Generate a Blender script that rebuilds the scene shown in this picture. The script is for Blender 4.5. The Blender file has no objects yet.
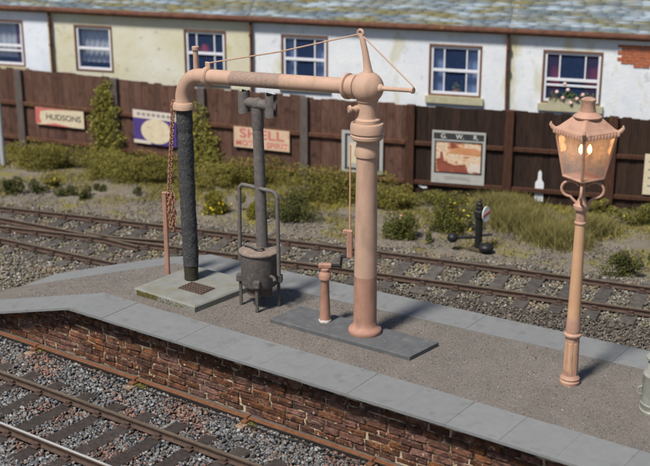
import bpy, math, random
import numpy as np
from mathutils import Vector, Matrix
random.seed(7); rng = np.random.default_rng(7)
sc = bpy.context.scene
col = sc.collection
R = math.radians
# ------------------------------------------------------------------ camera
FPX, CX, CY = 1250.0, 325.0, 233.0            # focal length in photo pixels (650 wide)
PITCH, AZ = R(18.5), R(125.458)
CAM = np.array([9.47, -14.32, 8.293])
fwd = np.array([math.cos(PITCH)*math.cos(AZ), math.cos(PITCH)*math.sin(AZ), -math.sin(PITCH)])
rgt = np.array([math.sin(AZ), -math.cos(AZ), 0.0])
upv = np.cross(rgt, fwd)
cd = bpy.data.cameras.new('camera'); cam = bpy.data.objects.new('camera', cd); col.objects.link(cam)
cd.sensor_width = 36; cd.lens = 36*FPX/650; cd.clip_end = 500; cd.clip_start = 0.1
cam.matrix_world = Matrix(((rgt[0], upv[0], -fwd[0], CAM[0]), (rgt[1], upv[1], -fwd[1], CAM[1]), (rgt[2], upv[2], -fwd[2], CAM[2]), (0, 0, 0, 1)))
cd.dof.use_dof = True; cd.dof.focus_distance = 18.3; cd.dof.aperture_fstop = 0.75
sc.camera = cam
sc.render.resolution_x, sc.render.resolution_y = 1024, 734
# ------------------------------------------------------------------ world and sun
w = bpy.data.worlds.new('World'); sc.world = w; w.use_nodes = True
nt = w.node_tree; sky = nt.nodes.new('ShaderNodeTexSky'); sky.sky_type = 'NISHITA'; sky.sun_disc = False
SUN_EL, SUN_AZ = R(57), R(-95)                # the sun stands on the platform's front side
sky.sun_elevation = SUN_EL; sky.sun_rotation = math.pi/2 - SUN_AZ
nt.links.new(sky.outputs[0], nt.nodes['Background'].inputs[0]); nt.nodes['Background'].inputs[1].default_value = 0.055
sd = bpy.data.lights.new('sun', 'SUN'); so = bpy.data.objects.new('sun', sd); col.objects.link(so)
sd.energy = 3.7; sd.angle = R(9); sd.color = (1.0, 0.94, 0.85)
sdir = Vector((math.cos(SUN_EL)*math.cos(SUN_AZ), math.cos(SUN_EL)*math.sin(SUN_AZ), math.sin(SUN_EL)))
so.rotation_euler = sdir.to_track_quat('Z', 'Y').to_euler(); so.location = (0, -20, 30)
vs = sc.view_settings; vs.view_transform = 'Standard'; vs.look = 'None'; vs.gamma = 1; vs.use_curve_mapping = False
vs.exposure = 0.56

# ------------------------------------------------------------------ pixel helpers (photo pixels -> directions; depth comes from what is touched)
def ray(x, y): return (x-CX)/FPX*rgt - (y-CY)/FPX*upv + fwd
def at(x, y, z):
    d = ray(x, y); return CAM + (z-CAM[2])/d[2]*d
def on_plane(x, y, p, n):
    d = ray(x, y); p = np.array(p, float); n = np.array(n, float); return CAM + np.dot(p-CAM, n)/np.dot(d, n)*d
def height_at(p, ypx):                         # z above p whose image row is ypx
    lo, hi = -2.0, 12.0
    for _ in range(50):
        m = (lo+hi)/2; v = np.array([p[0], p[1], m])-CAM
        y = CY-FPX*np.dot(v, upv)/np.dot(v, fwd)
        if y < ypx: hi = m
        else: lo = m
    return lo

# ------------------------------------------------------------------ materials
def mat(name, c1, c2=None, scale=6.0, rough=0.75, bump=0.0, bscale=40.0, metal=0.0, objvar=0.0, speck=None, tint=False, stretch=None, detail=5.0, spec=0.3, contrast=(0.3, 0.7), moss=None, dirt=None, huevar=0.0):
    m = bpy.data.materials.new(name); m.use_nodes = True
    n = m.node_tree.nodes; l = m.node_tree.links; b = n['Principled BSDF']
    b.inputs['Roughness'].default_value = rough; b.inputs['Metallic'].default_value = metal; b.inputs['Specular IOR Level'].default_value = spec
    geo = n.new('ShaderNodeNewGeometry'); mp = n.new('ShaderNodeMapping'); l.new(geo.outputs['Position'], mp.inputs[0])
    if stretch: mp.inputs['Scale'].default_value = stretch
    nz = n.new('ShaderNodeTexNoise'); nz.inputs['Scale'].default_value = scale; nz.inputs['Detail'].default_value = detail; nz.inputs['Roughness'].default_value = 0.65
    l.new(mp.outputs[0], nz.inputs['Vector'])
    rp = n.new('ShaderNodeValToRGB'); l.new(nz.outputs['Fac'], rp.inputs[0])
    e = rp.color_ramp.elements; e[0].position, e[1].position = contrast
    e[0].color = (*c1, 1); e[1].color = (*(c2 or c1), 1)
    out = rp.outputs[0]
    def mixin(fac_out, color, mode='MIX'):
        nonlocal out
        mx = n.new('ShaderNodeMix'); mx.data_type = 'RGBA'; mx.blend_type = mode
        if hasattr(fac_out, 'links'): l.new(fac_out, mx.inputs[0])
        else: mx.inputs[0].default_value = fac_out
        l.new(out, mx.inputs[6])
        if hasattr(color, 'links'): l.new(color, mx.inputs[7])
        else: mx.inputs[7].default_value = (*color, 1)
        out = mx.outputs[2]
    def mask(sc_, lo, hi, off=0.0, det=4.0, st=None):
        q = n.new('ShaderNodeMapping'); l.new(geo.outputs['Position'], q.inputs[0]); q.inputs['Location'].default_value = (off, off*1.7, off*.6)
        if st: q.inputs['Scale'].default_value = st
        z = n.new('ShaderNodeTexNoise'); z.inputs['Scale'].default_value = sc_; z.inputs['Detail'].default_value = det; l.new(q.outputs[0], z.inputs['Vector'])
        r = n.new('ShaderNodeMapRange'); r.inputs[1].default_value = lo; r.inputs[2].default_value = hi; l.new(z.outputs['Fac'], r.inputs[0]); return r.outputs[0]
    if objvar:
        oi = n.new('ShaderNodeObjectInfo'); hs = n.new('ShaderNodeHueSaturation'); l.new(out, hs.inputs['Color'])
        r = n.new('ShaderNodeMapRange'); l.new(oi.outputs['Random'], r.inputs[0]); r.inputs[3].default_value = 1-objvar; r.inputs[4].default_value = 1+objvar
        l.new(r.outputs[0], hs.inputs['Value']); out = hs.outputs[0]
        if huevar:
            mm = n.new('ShaderNodeMath'); mm.operation = 'MULTIPLY'; mm.inputs[1].default_value = 17.31; l.new(oi.outputs['Random'], mm.inputs[0]); fr_ = n.new('ShaderNodeMath'); fr_.operation = 'FRACT'; l.new(mm.outputs[0], fr_.inputs[0])
            r2 = n.new('ShaderNodeMapRange'); l.new(fr_.outputs[0], r2.inputs[0]); r2.inputs[3].default_value = .5-huevar; r2.inputs[4].default_value = .5+huevar*.7; l.new(r2.outputs[0], hs.inputs['Hue'])
            r3 = n.new('ShaderNodeMapRange'); l.new(fr_.outputs[0], r3.inputs[0]); r3.inputs[3].default_value = .72; r3.inputs[4].default_value = 1.08; l.new(r3.outputs[0], hs.inputs['Saturation'])
    if tint:
        at_ = n.new('ShaderNodeAttribute'); at_.attribute_name = 'tint'; mixin(1.0, at_.outputs['Color'], 'MULTIPLY')
    if moss: mixin(mask(*moss[1:]), moss[0])
    if dirt: mixin(mask(*dirt[1:]), dirt[0])
    if speck: mixin(mask(*speck[1:]), speck[0])
    l.new(out, b.inputs['Base Color'])
    if bump:
        bn = n.new('ShaderNodeTexNoise'); bn.inputs['Scale'].default_value = bscale; bn.inputs['Detail'].default_value = 6; l.new(geo.outputs['Position'], bn.inputs['Vector'])
        bp = n.new('ShaderNodeBump'); bp.inputs['Strength'].default_value = 1.0; bp.inputs['Distance'].default_value = bump; l.new(bn.outputs['Fac'], bp.inputs['Height']); l.new(bp.outputs[0], b.inputs['Normal'])
    return m
def emis(name, c, s):
    m = bpy.data.materials.new(name); m.use_nodes = True; b = m.node_tree.nodes['Principled BSDF']
    b.inputs['Base Color'].default_value = (*c, 1); b.inputs['Emission Color'].default_value = (*c, 1); b.inputs['Emission Strength'].default_value = s; return m
def glass(name, c, alpha, rough):
    m = bpy.data.materials.new(name); m.use_nodes = True; n = m.node_tree.nodes; l = m.node_tree.links
    b = n['Principled BSDF']; b.inputs['Base Color'].default_value = (*c, 1); b.inputs['Roughness'].default_value = rough; b.inputs['Alpha'].default_value = alpha; b.inputs['Specular IOR Level'].default_value = 0.5
    return m
M = {}
M['peach'] = mat('peach paint', (.395, .258, .190), (.475, .318, .240), 4, .66, .002, 60, dirt=((.27, .18, .13), 7, .55, .90, 3, 6.0, (1, 1, .35)), speck=((.20, .11, .075), 26, .70, .76, 6))
M['pink'] = mat('pink paint', (.31, .168, .122), (.39, .215, .160), 6, .64, .002, 60, dirt=((.20, .12, .085), 8, .52, .82, 3, 6.0, (1, 1, .4)))
M['tan'] = mat('tan paint', (.46, .27, .155), (.52, .32, .195), 4, .6, .001, 60)
M['lamp_pink'] = mat('lamp pink paint', (.37, .215, .155), (.45, .275, .205), 6, .55, .0015, 60, dirt=((.24, .14, .10), 9, .54, .8, 3))
M['worn_grey'] = mat('worn arm paint', (.19, .145, .125), (.37, .255, .20), 30, .75, .002, 80)
M['hose'] = mat('hose canvas', (.022, .022, .023), (.075, .075, .078), 60, .95, .012, 90, speck=((.25, .25, .26), 70, .60, .72, 5), contrast=(.35, .65))
M['hose_end'] = mat('hose mouth', (.02, .018, .012), (.05, .045, .03), 30, .9)
M['stove'] = mat('sooty iron', (.060, .053, .050), (.12, .105, .098), 14, .8, .004, 70, speck=((.25, .21, .17), 16, .66, .72, 9))
M['stove_lid'] = mat('dusty lid', (.15, .115, .095), (.26, .205, .17), 12, .9, .004, 70)
M['chimney'] = mat('grey flue', (.085, .075, .073), (.15, .135, .130), 16, .85, .003, 60)
M['black_iron'] = mat('black iron', (.010, .010, .011), (.022, .022, .024), 10, .45, .002, 60)
M['white_enamel'] = mat('white enamel', (.62, .62, .62), (.72, .72, .70), 20, .5)
M['chalky'] = mat('chalky pink', (.30, .22, .19), (.62, .58, .55), 18, .8, contrast=(.35, .6))
M['red_enamel'] = mat('red enamel', (.42, .06, .04), (.5, .08, .05), 20, .5)
M['coping'] = mat('grey coping stone', (.160, .166, .170), (.190, .196, .200), 7, .9, .0025, 120, objvar=.05, dirt=((.115, .112, .108), 5, .58, .85, 2), contrast=(.25, .75))
M['gravel_top'] = mat('platform gravel', (.135, .120, .107), (.195, .176, .158), 1.7, .95, .010, 170, speck=((.36, .32, .29), 60, .62, .70, 5, 2.0), dirt=((.07, .058, .052), 48, .58, .66, 11, 2.0), contrast=(.25, .75))
M['slate_plate'] = mat('dark base plate', (.075, .077, .082), (.115, .118, .124), 5, .75, .002, 80, speck=((.3, .31, .32), 13, .70, .76, 4), dirt=((.15, .14, .13), 4, .56, .8, 1))
M['concrete'] = mat('mossy concrete', (.165, .168, .155), (.225, .228, .212), 4, .9, .004, 60, dirt=((.17, .16, .10), 3, .50, .75, 5))
M['moss_edge'] = mat('moss', (.085, .074, .024), (.14, .118, .035), 20, .95, .01, 60)
M['grate'] = mat('rusty grate', (.065, .045, .035), (.13, .095, .075), 30, .9, .003, 80)
M['brick'] = mat('weathered brick', (.060, .024, .015), (.205, .083, .042), 8, .9, .024, 36, objvar=.38, huevar=.010, speck=((.42, .34, .24), 14, .64, .70, 3, 5.0), dirt=((.050, .024, .018), 12, .50, .66, 8), contrast=(.32, .68))
M['mortar'] = mat('pale mortar', (.055, .032, .022), (.48, .39, .27), 4.5, .95, .012, 40, contrast=(.46, .60))
M['rust'] = mat('rust', (.11, .046, .022), (.19, .083, .042), 12, .85, .003, 60)
M['rail'] = mat('rusty rail', (.048, .030, .023), (.092, .060, .046), 9, .75, .002, 60)
M['rail_top'] = mat('worn railhead', (.42, .41, .40), (.60, .59, .57), 5, .40, .0, 60, metal=.35, stretch=(1, 1, 1))
M['rail_top_dull'] = mat('dull railhead', (.16, .125, .085), (.26, .215, .155), 5, .38, .0, 60, metal=.5)
M['sleeper'] = mat('dark sleeper', (.024, .019, .017), (.062, .050, .045), 14, .9, .006, 40, objvar=.2, stretch=(1, 1, 1))
M['sleeper_dusty'] = mat('dusty sleeper', (.042, .037, .034), (.105, .093, .084), 9, .95, .006, 40, objvar=.2)
M['chair'] = mat('rail chair', (.04, .027, .022), (.085, .052, .04), 20, .8, .002, 60)
M['stone'] = mat('ballast stone', (.82, .82, .82), (1, 1, 1), 30, .9, .003, 120, tint=True)
M['ground'] = mat('earth', (.115, .098, .076), (.195, .172, .138), 1.6, .95, .02, 25, moss=((.17, .15, .030), 1.4, .55, .68, 4), dirt=((.25, .215, .18), 30, .62, .75, 2), contrast=(.3, .7))
M['earth_ballast'] = mat('ballast bed', (.07, .06, .053), (.13, .115, .10), 8, .95, .02, 40)
M['earth_bed_back'] = mat('earthy ballast bed', (.10, .085, .07), (.17, .15, .12), 8, .95, .02, 40)
M['leaf'] = mat('leaf', (.75, .75, .75), (1, 1, 1), 9, .85, tint=True, spec=.1)
M['bark'] = mat('twig', (.05, .035, .02), (.09, .065, .04), 20, .9)
M['fence_red'] = mat('red brown plank', (.065, .032, .022), (.125, .067, .050), 5, .9, .004, 30, objvar=.22, stretch=(3, 3, .5), dirt=((.035, .018, .013), 5, .55, .75, 3))
M['fence_dark'] = mat('dark plank', (.013, .0072, .0055), (.040, .021, .015), 5, .9, .004, 30, objvar=.25, stretch=(3, 3, .5))
M['fence_brown'] = mat('brown plank', (.022, .012, .008), (.052, .028, .019), 5, .9, .004, 30, objvar=.2, stretch=(3, 3, .5))
M['rail_wood'] = mat('fence rail wood', (.065, .027, .016), (.12, .054, .034), 7, .9, .004, 40, moss=((.13, .115, .02), 9, .62, .72, 2))
M['post_grey'] = mat('grey fence post', (.075, .060, .055), (.125, .105, .097), 8, .9, .004, 40, stretch=(3, 3, .6))
M['post_brown'] = mat('brown fence post', (.038, .015, .009), (.078, .034, .020), 8, .9, .004, 40, stretch=(3, 3, .6), moss=((.13, .115, .02), 8, .66, .75, 2))
M['galv'] = mat('grey pole', (.32, .33, .35), (.42, .43, .45), 8, .6)
M['render_white'] = mat('white render', (.62, .66, .72), (.74, .76, .78), 1.8, .9, .006, 25, moss=((.50, .46, .26), 2.3, .56, .78, 3, 5.0, (1, 1, .45)), dirt=((.45, .47, .48), 6, .60, .8, 7))
M['render_blue'] = mat('bluish render', (.60, .66, .76), (.72, .76, .83), 1.8, .9, .006, 25, dirt=((.48, .50, .5), 6, .6, .8, 7))
M['render_cream'] = mat('cream render', (.54, .51, .35), (.64, .635, .56), 1.2, .9, .006, 25, moss=((.50, .45, .20), 2.6, .62, .78, 3, 4.0, (1, 1, .6)), dirt=((.34, .35, .28), 7, .62, .8, 7))
M['gutter'] = mat('rusty gutter', (.060, .025, .016), (.14, .060, .037), 5, .8, .004, 40, moss=((.18, .15, .02), 3.5, .66, .74, 2))
M['slate'] = mat('mossy slate', (.75, .75, .75), (1, 1, 1), 5, .8, .004, 40, tint=True, moss=((.17, .155, .075), 2.6, .44, .58, 3, 6.0, (.30, .30, 3.6)), dirt=((.30, .37, .44), 3.0, .50, .66, 9, 6.0, (.30, .30, 3.8)), speck=((.10, .13, .15), 3.0, .56, .70, 15, 6.0, (.25, .25, 4.5)))
M['sash'] = mat('white sash paint', (.62, .64, .70), (.72, .73, .76), 12, .6)
M['win_frame'] = mat('brown window surround', (.12, .055, .03), (.19, .095, .06), 8, .8)
M['sill'] = mat('cream sill', (.36, .34, .22), (.48, .45, .32), 8, .9, .004, 40)
M['room'] = mat('dark room', (.015, .03, .085), (.13, .20, .38), 5, .9)
M['pane'] = glass('window glass', (.05, .09, .22), .20, .06)
M['curtain_blue'] = mat('pale blue curtain', (.40, .52, .78), (.62, .72, .88), 5, .9)
M['curtain_net'] = mat('net curtain', (.42, .48, .56), (.70, .74, .78), 6, .9, stretch=(3, 3, .6))
M['curtain_red'] = mat('red curtain', (.30, .03, .04), (.42, .06, .07), 6, .9)
M['exposed'] = mat('exposed orange brick', (.30, .085, .035), (.46, .15, .07), 10, .9, .006, 50)
M['cream_sign'] = mat('cream enamel', (.55, .47, .33), (.66, .58, .43), 9, .6, dirt=((.40, .28, .17), 9, .62, .8, 2))
M['pink_sign'] = mat('faded sign', (.52, .36, .25), (.62, .46, .33), 9, .7, dirt=((.42, .25, .18), 9, .6, .8, 2))
M['grey_sign'] = mat('grey sign', (.34, .34, .32), (.42, .42, .40), 9, .7)
M['purple'] = mat('purple enamel', (.055, .035, .16), (.085, .055, .22), 9, .5)
M['letter_red'] = mat('faded red lettering', (.44, .09, .09), (.55, .17, .15), 12, .7)
M['letter_black'] = mat('black lettering', (.02, .02, .025), (.04, .04, .045), 12, .7)
M['letter_white'] = mat('white lettering', (.6, .6, .58), None, 5, .7)
M['letter_grey'] = mat('grey lettering', (.25, .23, .22), None, 5, .7)
M['poster_dark'] = mat('poster band', (.03, .032, .035), (.05, .05, .055), 8, .6)
M['poster_sky'] = mat('poster sky', (.62, .50, .38), (.66, .58, .48), 4, .7)
def printed():
    m = mat('coastal print', (.62, .50, .38), (.66, .58, .48), 4, .7); n = m.node_tree.nodes; rp = [x for x in n if x.type == 'VALTORGB'][0]; nz = [x for x in n if x.type == 'TEX_NOISE'][0]
    nz.inputs['Scale'].default_value = 3.4; nz.inputs['Detail'].default_value = 4; [x for x in n if x.type == 'MAPPING'][0].inputs['Scale'].default_value = (1, 1, 2.4)
    e = rp.color_ramp.elements; e[0].position = .36; e[0].color = (.20, .06, .04, 1); e[1].position = .70; e[1].color = (.66, .58, .46, 1)
    for p, c in ((.42, (.44, .17, .08)), (.47, (.60, .38, .22)), (.52, (.66, .54, .42)), (.60, (.52, .36, .24))): q = e.new(p); q.color = (*c, 1)
    return m
M['print'] = printed()
M['poster_orange'] = mat('poster hill', (.45, .19, .08), (.55, .28, .14), 6, .7)
M['poster_brown'] = mat('poster rocks', (.16, .04, .03), (.32, .10, .06), 9, .7)
M['poster_pale'] = mat('poster sand', (.58, .50, .44), (.62, .56, .5), 6, .7)
M['churn'] = mat('grey churn', (.23, .235, .205), (.34, .345, .31), 7, .55, .003, 40, metal=.15, dirt=((.17, .15, .11), 6, .55, .75, 2))
M['bulb'] = emis('lit mantle', (1, .42, .10), 16.0)
M['lampglass'] = glass('frosted lantern glass', (.40, .39, .385), .40, .08)
def lantern_glass():
    m = bpy.data.materials.new('dusty lantern glass'); m.use_nodes = True; n = m.node_tree.nodes; l = m.node_tree.links
    out = n['Material Output']; n.remove(n['Principled BSDF'])
    tr = n.new('ShaderNodeBsdfTransparent'); tl = n.new('ShaderNodeBsdfTranslucent'); gl = n.new('ShaderNodeBsdfGlossy'); df = n.new('ShaderNodeBsdfDiffuse')
    tl.inputs[0].default_value = (.75, .72, .68, 1); df.inputs[0].default_value = (.62, .60, .58, 1); gl.inputs['Roughness'].default_value = .08
    nz = n.new('ShaderNodeTexNoise'); nz.inputs['Scale'].default_value = 22; nz.inputs['Detail'].default_value = 5
    geo = n.new('ShaderNodeNewGeometry'); l.new(geo.outputs['Position'], nz.inputs['Vector'])
    mr = n.new('ShaderNodeMapRange'); mr.inputs[1].default_value = .3; mr.inputs[2].default_value = .7; mr.inputs[3].default_value = .12; mr.inputs[4].default_value = .34; l.new(nz.outputs['Fac'], mr.inputs[0])
    a = n.new('ShaderNodeMixShader'); a.inputs[0].default_value = .5; l.new(tl.outputs[0], a.inputs[1]); l.new(df.outputs[0], a.inputs[2])
    b = n.new('ShaderNodeMixShader'); l.new(mr.outputs[0], b.inputs[0]); l.new(tr.outputs[0], b.inputs[1]); l.new(a.outputs[0], b.inputs[2])
    c = n.new('ShaderNodeMixShader'); c.inputs[0].default_value = .05; l.new(b.outputs[0], c.inputs[1]); l.new(gl.outputs[0], c.inputs[2]); l.new(c.outputs[0], out.inputs[0]); return m
M['lampglass'] = lantern_glass()
M['chain'] = mat('coppery chain', (.30, .15, .09), (.42, .24, .165), 20, .6, metal=.2)
M['white_wood'] = mat('white painted wood', (.6, .63, .68), (.72, .73, .75), 9, .8)
M['pad'] = mat('stained pad', (.17, .105, .065), (.30, .23, .165), 14, .9, .006, 40)
M['terracotta'] = mat('terracotta', (.4, .16, .08), None, 5, .8)

# ------------------------------------------------------------------ mesh building
class MB:
    def __init__(s): s.v = []; s.f = []; s.mi = []
    def add(s, verts, faces, mi=0):
        o = len(s.v); s.v += [tuple(map(float, p)) for p in verts]; s.f += [tuple(i+o for i in f) for f in faces]; s.mi += [mi]*len(faces); return s
    def box(s, c, d, rz=0.0, ch=0.0, jit=0.0, mi=0, M3=None):
        hx, hy, hz = d[0]/2, d[1]/2, d[2]/2; V = []; F = []
        if ch <= 0:
            V = [(sx*hx, sy*hy, sz*hz) for sz in (-1, 1) for sx, sy in ((-1, -1), (1, -1), (1, 1), (-1, 1))]
            F = [(3, 2, 1, 0), (4, 5, 6, 7), (0, 1, 5, 4), (1, 2, 6, 5), (2, 3, 7, 6), (3, 0, 4, 7)]
        else:
            ch = min(ch, hx*.8, hy*.8, hz*.8); idx = {}
            for sx in (-1, 1):
                for sy in (-1, 1):
                    for sz in (-1, 1):
                        for a in range(3):
                            p = [sx*(hx-ch), sy*(hy-ch), sz*(hz-ch)]; p[a] = (sx*hx, sy*hy, sz*hz)[a]
                            idx[(sx, sy, sz, a)] = len(V); V.append(tuple(p))
            def face(keys, nrm):
                ids = [idx[k] for k in keys]; a, b, c_ = (np.array(V[i]) for i in ids[:3])
                if np.dot(np.cross(b-a, c_-a), nrm) < 0: ids.reverse()
                F.append(tuple(ids))
            for a in range(3):
                b, c_ = [(1, 2), (0, 2), (0, 1)][a]
                for sg in (-1, 1):
                    ks = []
                    for q in ((-1, -1), (1, -1), (1, 1), (-1, 1)):
                        t = [0, 0, 0]; t[a] = sg; t[b] = q[0]; t[c_] = q[1]; ks.append((*t, a))
                    n = [0, 0, 0]; n[a] = sg; face(ks, n)
            for a in range(3):
                b, c_ = [(1, 2), (0, 2), (0, 1)][a]
                for q in ((-1, -1), (1, -1), (1, 1), (-1, 1)):
                    ks = []
                    for sg, fa in ((-1, b), (1, b), (1, c_), (-1, c_)):
                        t = [0, 0, 0]; t[a] = sg; t[b] = q[0]; t[c_] = q[1]; ks.append((*t, fa))
                    n = [0, 0, 0]; n[b] = q[0]; n[c_] = q[1]; face(ks, n)
            for sx in (-1, 1):
                for sy in (-1, 1):
                    for sz in (-1, 1): face([(sx, sy, sz, 0), (sx, sy, sz, 1), (sx, sy, sz, 2)], (sx, sy, sz))
        if jit: V = [tuple(p[k]+random.uniform(-jit, jit) for k in range(3)) for p in V]
        cs, sn = math.cos(rz), math.sin(rz); out = []
        for p in V:
            p = np.array(p)
            if M3 is not None: p = M3 @ p
            out.append((c[0]+cs*p[0]-sn*p[1], c[1]+sn*p[0]+cs*p[1], c[2]+p[2]))
        return s.add(out, F, mi)
    def lathe(s, prof, c=(0, 0, 0), n=28, mi=0, phase=0.0, M3=None):
        V = []; F = []; k = len(prof)
        for r, z in prof:
            for i in range(n):
                a = phase+2*math.pi*i/n; p = np.array([r*math.cos(a), r*math.sin(a), z])
                if M3 is not None: p = M3 @ p
                V.append((c[0]+p[0], c[1]+p[1], c[2]+p[2]))
        for j in range(k-1):
            for i in range(n):
                i2 = (i+1) % n; F.append((j*n+i, j*n+i2, (j+1)*n+i2, (j+1)*n+i))
        F.append(tuple(range(n-1, -1, -1))); F.append(tuple((k-1)*n+i for i in range(n)))
        return s.add(V, F, mi)
    def tube(s, pts, r, n=12, mi=0, cap=True, closed=False):
        pts = [np.array(p, float) for p in pts]; k = len(pts); rs = r if hasattr(r, '__len__') else [r]*k
        V = []; F = []; ref = None
        for i, p in enumerate(pts):
            if closed: t = pts[(i+1) % k]-pts[i-1]
            else: t = pts[min(i+1, k-1)]-pts[max(i-1, 0)]
            t = t/np.linalg.norm(t)
            if ref is None:
                a = np.array([0, 0, 1.]) if abs(t[2]) < .9 else np.array([1., 0, 0]); ref = np.cross(t, a)
            ref = ref-np.dot(ref, t)*t; ref /= np.linalg.norm(ref); bn = np.cross(t, ref)
            for j in range(n):
                a = 2*math.pi*j/n; V.append(p+rs[i]*(math.cos(a)*ref+math.sin(a)*bn))
        for i in range(k if closed else k-1):
            for j in range(n):
                j2 = (j+1) % n; i2 = (i+1) % k; F.append((i*n+j, i*n+j2, i2*n+j2, i2*n+j))
        if cap and not closed: F.append(tuple(range(n-1, -1, -1))); F.append(tuple((k-1)*n+j for j in range(n)))
        return s.add(V, F, mi)
    def sphere(s, c, r, n=20, m=12, sc_=(1, 1, 1), mi=0):
        prof = [(max(r*math.sin(math.pi*j/m), 1e-4)*sc_[0], -r*math.cos(math.pi*j/m)*sc_[2]) for j in range(m+1)]
        return s.lathe(prof, c, n, mi)
    def prism(s, poly, z0, z1, mi=0, ch=0.0):     # poly: plan corners counter-clockwise; z0, z1 numbers or functions of x, y
        k = len(poly); zf = lambda z, p: z(*p) if callable(z) else z
        if ch:
            c = np.mean(np.array(poly), axis=0); ins = []
            for i, p in enumerate(poly):
                p = np.array(p); a = np.array(poly[i-1])-p; b = np.array(poly[(i+1) % k])-p
                ins.append(tuple(p+ch*(a/np.linalg.norm(a)+b/np.linalg.norm(b))))
            V = [(*p, zf(z0, p)) for p in poly]+[(*p, zf(z1, p)-ch) for p in poly]+[(*p, zf(z1, p)) for p in ins]; L = 3
        else: V = [(*p, zf(z0, p)) for p in poly]+[(*p, zf(z1, p)) for p in poly]; L = 2
        F = [tuple(range(k-1, -1, -1)), tuple((L-1)*k+i for i in range(k))]
        for j in range(L-1):
            for i in range(k): i2 = (i+1) % k; F.append((j*k+i, j*k+i2, (j+1)*k+i2, (j+1)*k+i))
        return s.add(V, F, mi)
    def mesh(s, name, mats, smooth=35, off=(0, 0, 0)):
        me = bpy.data.meshes.new(name); me.from_pydata([(p[0]-off[0], p[1]-off[1], p[2]-off[2]) for p in s.v], [], s.f)
        for m in (mats if isinstance(mats, (list, tuple)) else [mats]): me.materials.append(M[m])
        me.polygons.foreach_set('material_index', s.mi)
        if smooth:
            me.polygons.foreach_set('use_smooth', [True]*len(me.polygons)); me.update(); me.set_sharp_from_angle(angle=R(smooth))
        me.update(); return me
    def build(s, name, mats, parent=None, smooth=35):
        off = root_loc(parent); o = bpy.data.objects.new(name, s.mesh(name, mats, smooth, off)); col.objects.link(o)
        if parent is not None: o.parent = parent
        return o
def root_loc(p):
    L = np.zeros(3)
    while p is not None: L = L+np.array(p.location); p = p.parent
    return L
def tag(o, label=None, cat=None, group=None, kind=None):
    if label: o['label'] = label
    if cat: o['category'] = cat
    if group: o['group'] = group
    if kind: o['kind'] = kind
    return o
def thing(name, loc, label, cat, group=None):
    o = bpy.data.objects.new(name, None); o.empty_display_size = .2; col.objects.link(o); o.location = tuple(map(float, loc)); return tag(o, label, cat, group)
def inst(src_mesh, name, loc, parent, rz=0.0, rot=None):       # a piece that shares mesh data
    o = bpy.data.objects.new(name, src_mesh); col.objects.link(o); o.parent = parent
    L = root_loc(parent); o.location = (loc[0]-L[0], loc[1]-L[1], loc[2]-L[2]); o.rotation_euler = rot or (0, 0, rz); return o
def fast_mesh(name, V, F, tint, mats, smooth=False):           # numpy arrays; F is (n, k)
    me = bpy.data.meshes.new(name); n, k = F.shape
    me.vertices.add(len(V)); me.vertices.foreach_set('co', V.astype(np.float32).ravel())
    me.loops.add(n*k); me.loops.foreach_set('vertex_index', F.astype(np.int32).ravel())
    me.polygons.add(n); me.polygons.foreach_set('loop_start', np.arange(0, n*k, k, dtype=np.int32))
    if tint is not None:
        a = me.attributes.new('tint', 'FLOAT_COLOR', 'POINT'); a.data.foreach_set('color', np.c_[tint, np.ones(len(V))].astype(np.float32).ravel())
    for m in (mats if isinstance(mats, (list, tuple)) else [mats]): me.materials.append(M[m])
    me.update(calc_edges=True); me.validate(); return me
def rotmats(n):
    q = rng.normal(size=(n, 4)); q /= np.linalg.norm(q, axis=1)[:, None]; w_, x, y, z = q.T
    return np.stack([1-2*(y*y+z*z), 2*(x*y-z*w_), 2*(x*z+y*w_), 2*(x*y+z*w_), 1-2*(x*x+z*z), 2*(y*z-x*w_), 2*(x*z-y*w_), 2*(y*z+x*w_), 1-2*(x*x+y*y)], axis=1).reshape(n, 3, 3)
CUB = np.array([(-1, -1, -1), (1, -1, -1), (1, 1, -1), (-1, 1, -1), (-1, -1, 1), (1, -1, 1), (1, 1, 1), (-1, 1, 1)])*.8
CUBF = np.array([(3, 2, 1, 0), (4, 5, 6, 7), (0, 1, 5, 4), (1, 2, 6, 5), (2, 3, 7, 6), (3, 0, 4, 7)])
def stones(name, P, size, colors, label, cat, warm=None):        # P (n,3) centres; warm: colours that come in patches
    n = len(P); S = rng.uniform(size[0], size[1], n)[:, None, None]*rng.uniform(.6, 1.25, (n, 1, 3))
    V = CUB[None]*rng.uniform(.45, 1.15, (n, 8, 3))*S
    V = np.einsum('nij,nkj->nki', rotmats(n), V); V[:, :, 2] *= .8; V += P[:, None, :]
    F = CUBF[None]+8*np.arange(n)[:, None, None]
    C = np.array(colors)[rng.integers(0, len(colors), n)]
    if warm:
        q = np.sin(P[:, 0]*3.1+1.3*np.sin(P[:, 1]*2.7))*np.sin(P[:, 1]*4.3+P[:, 0]*1.1)+rng.normal(size=n)*.45 > .55
        C[q] = np.array(warm)[rng.integers(0, len(warm), int(q.sum()))]
    T = np.repeat(C*rng.uniform(.55, 1.3, (n, 1)), 8, axis=0)
    o = bpy.data.objects.new(name, fast_mesh(name, V.reshape(-1, 3), F.reshape(-1, 4), T, 'stone')); col.objects.link(o)
    return tag(o, label, cat, kind='stuff')

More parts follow.
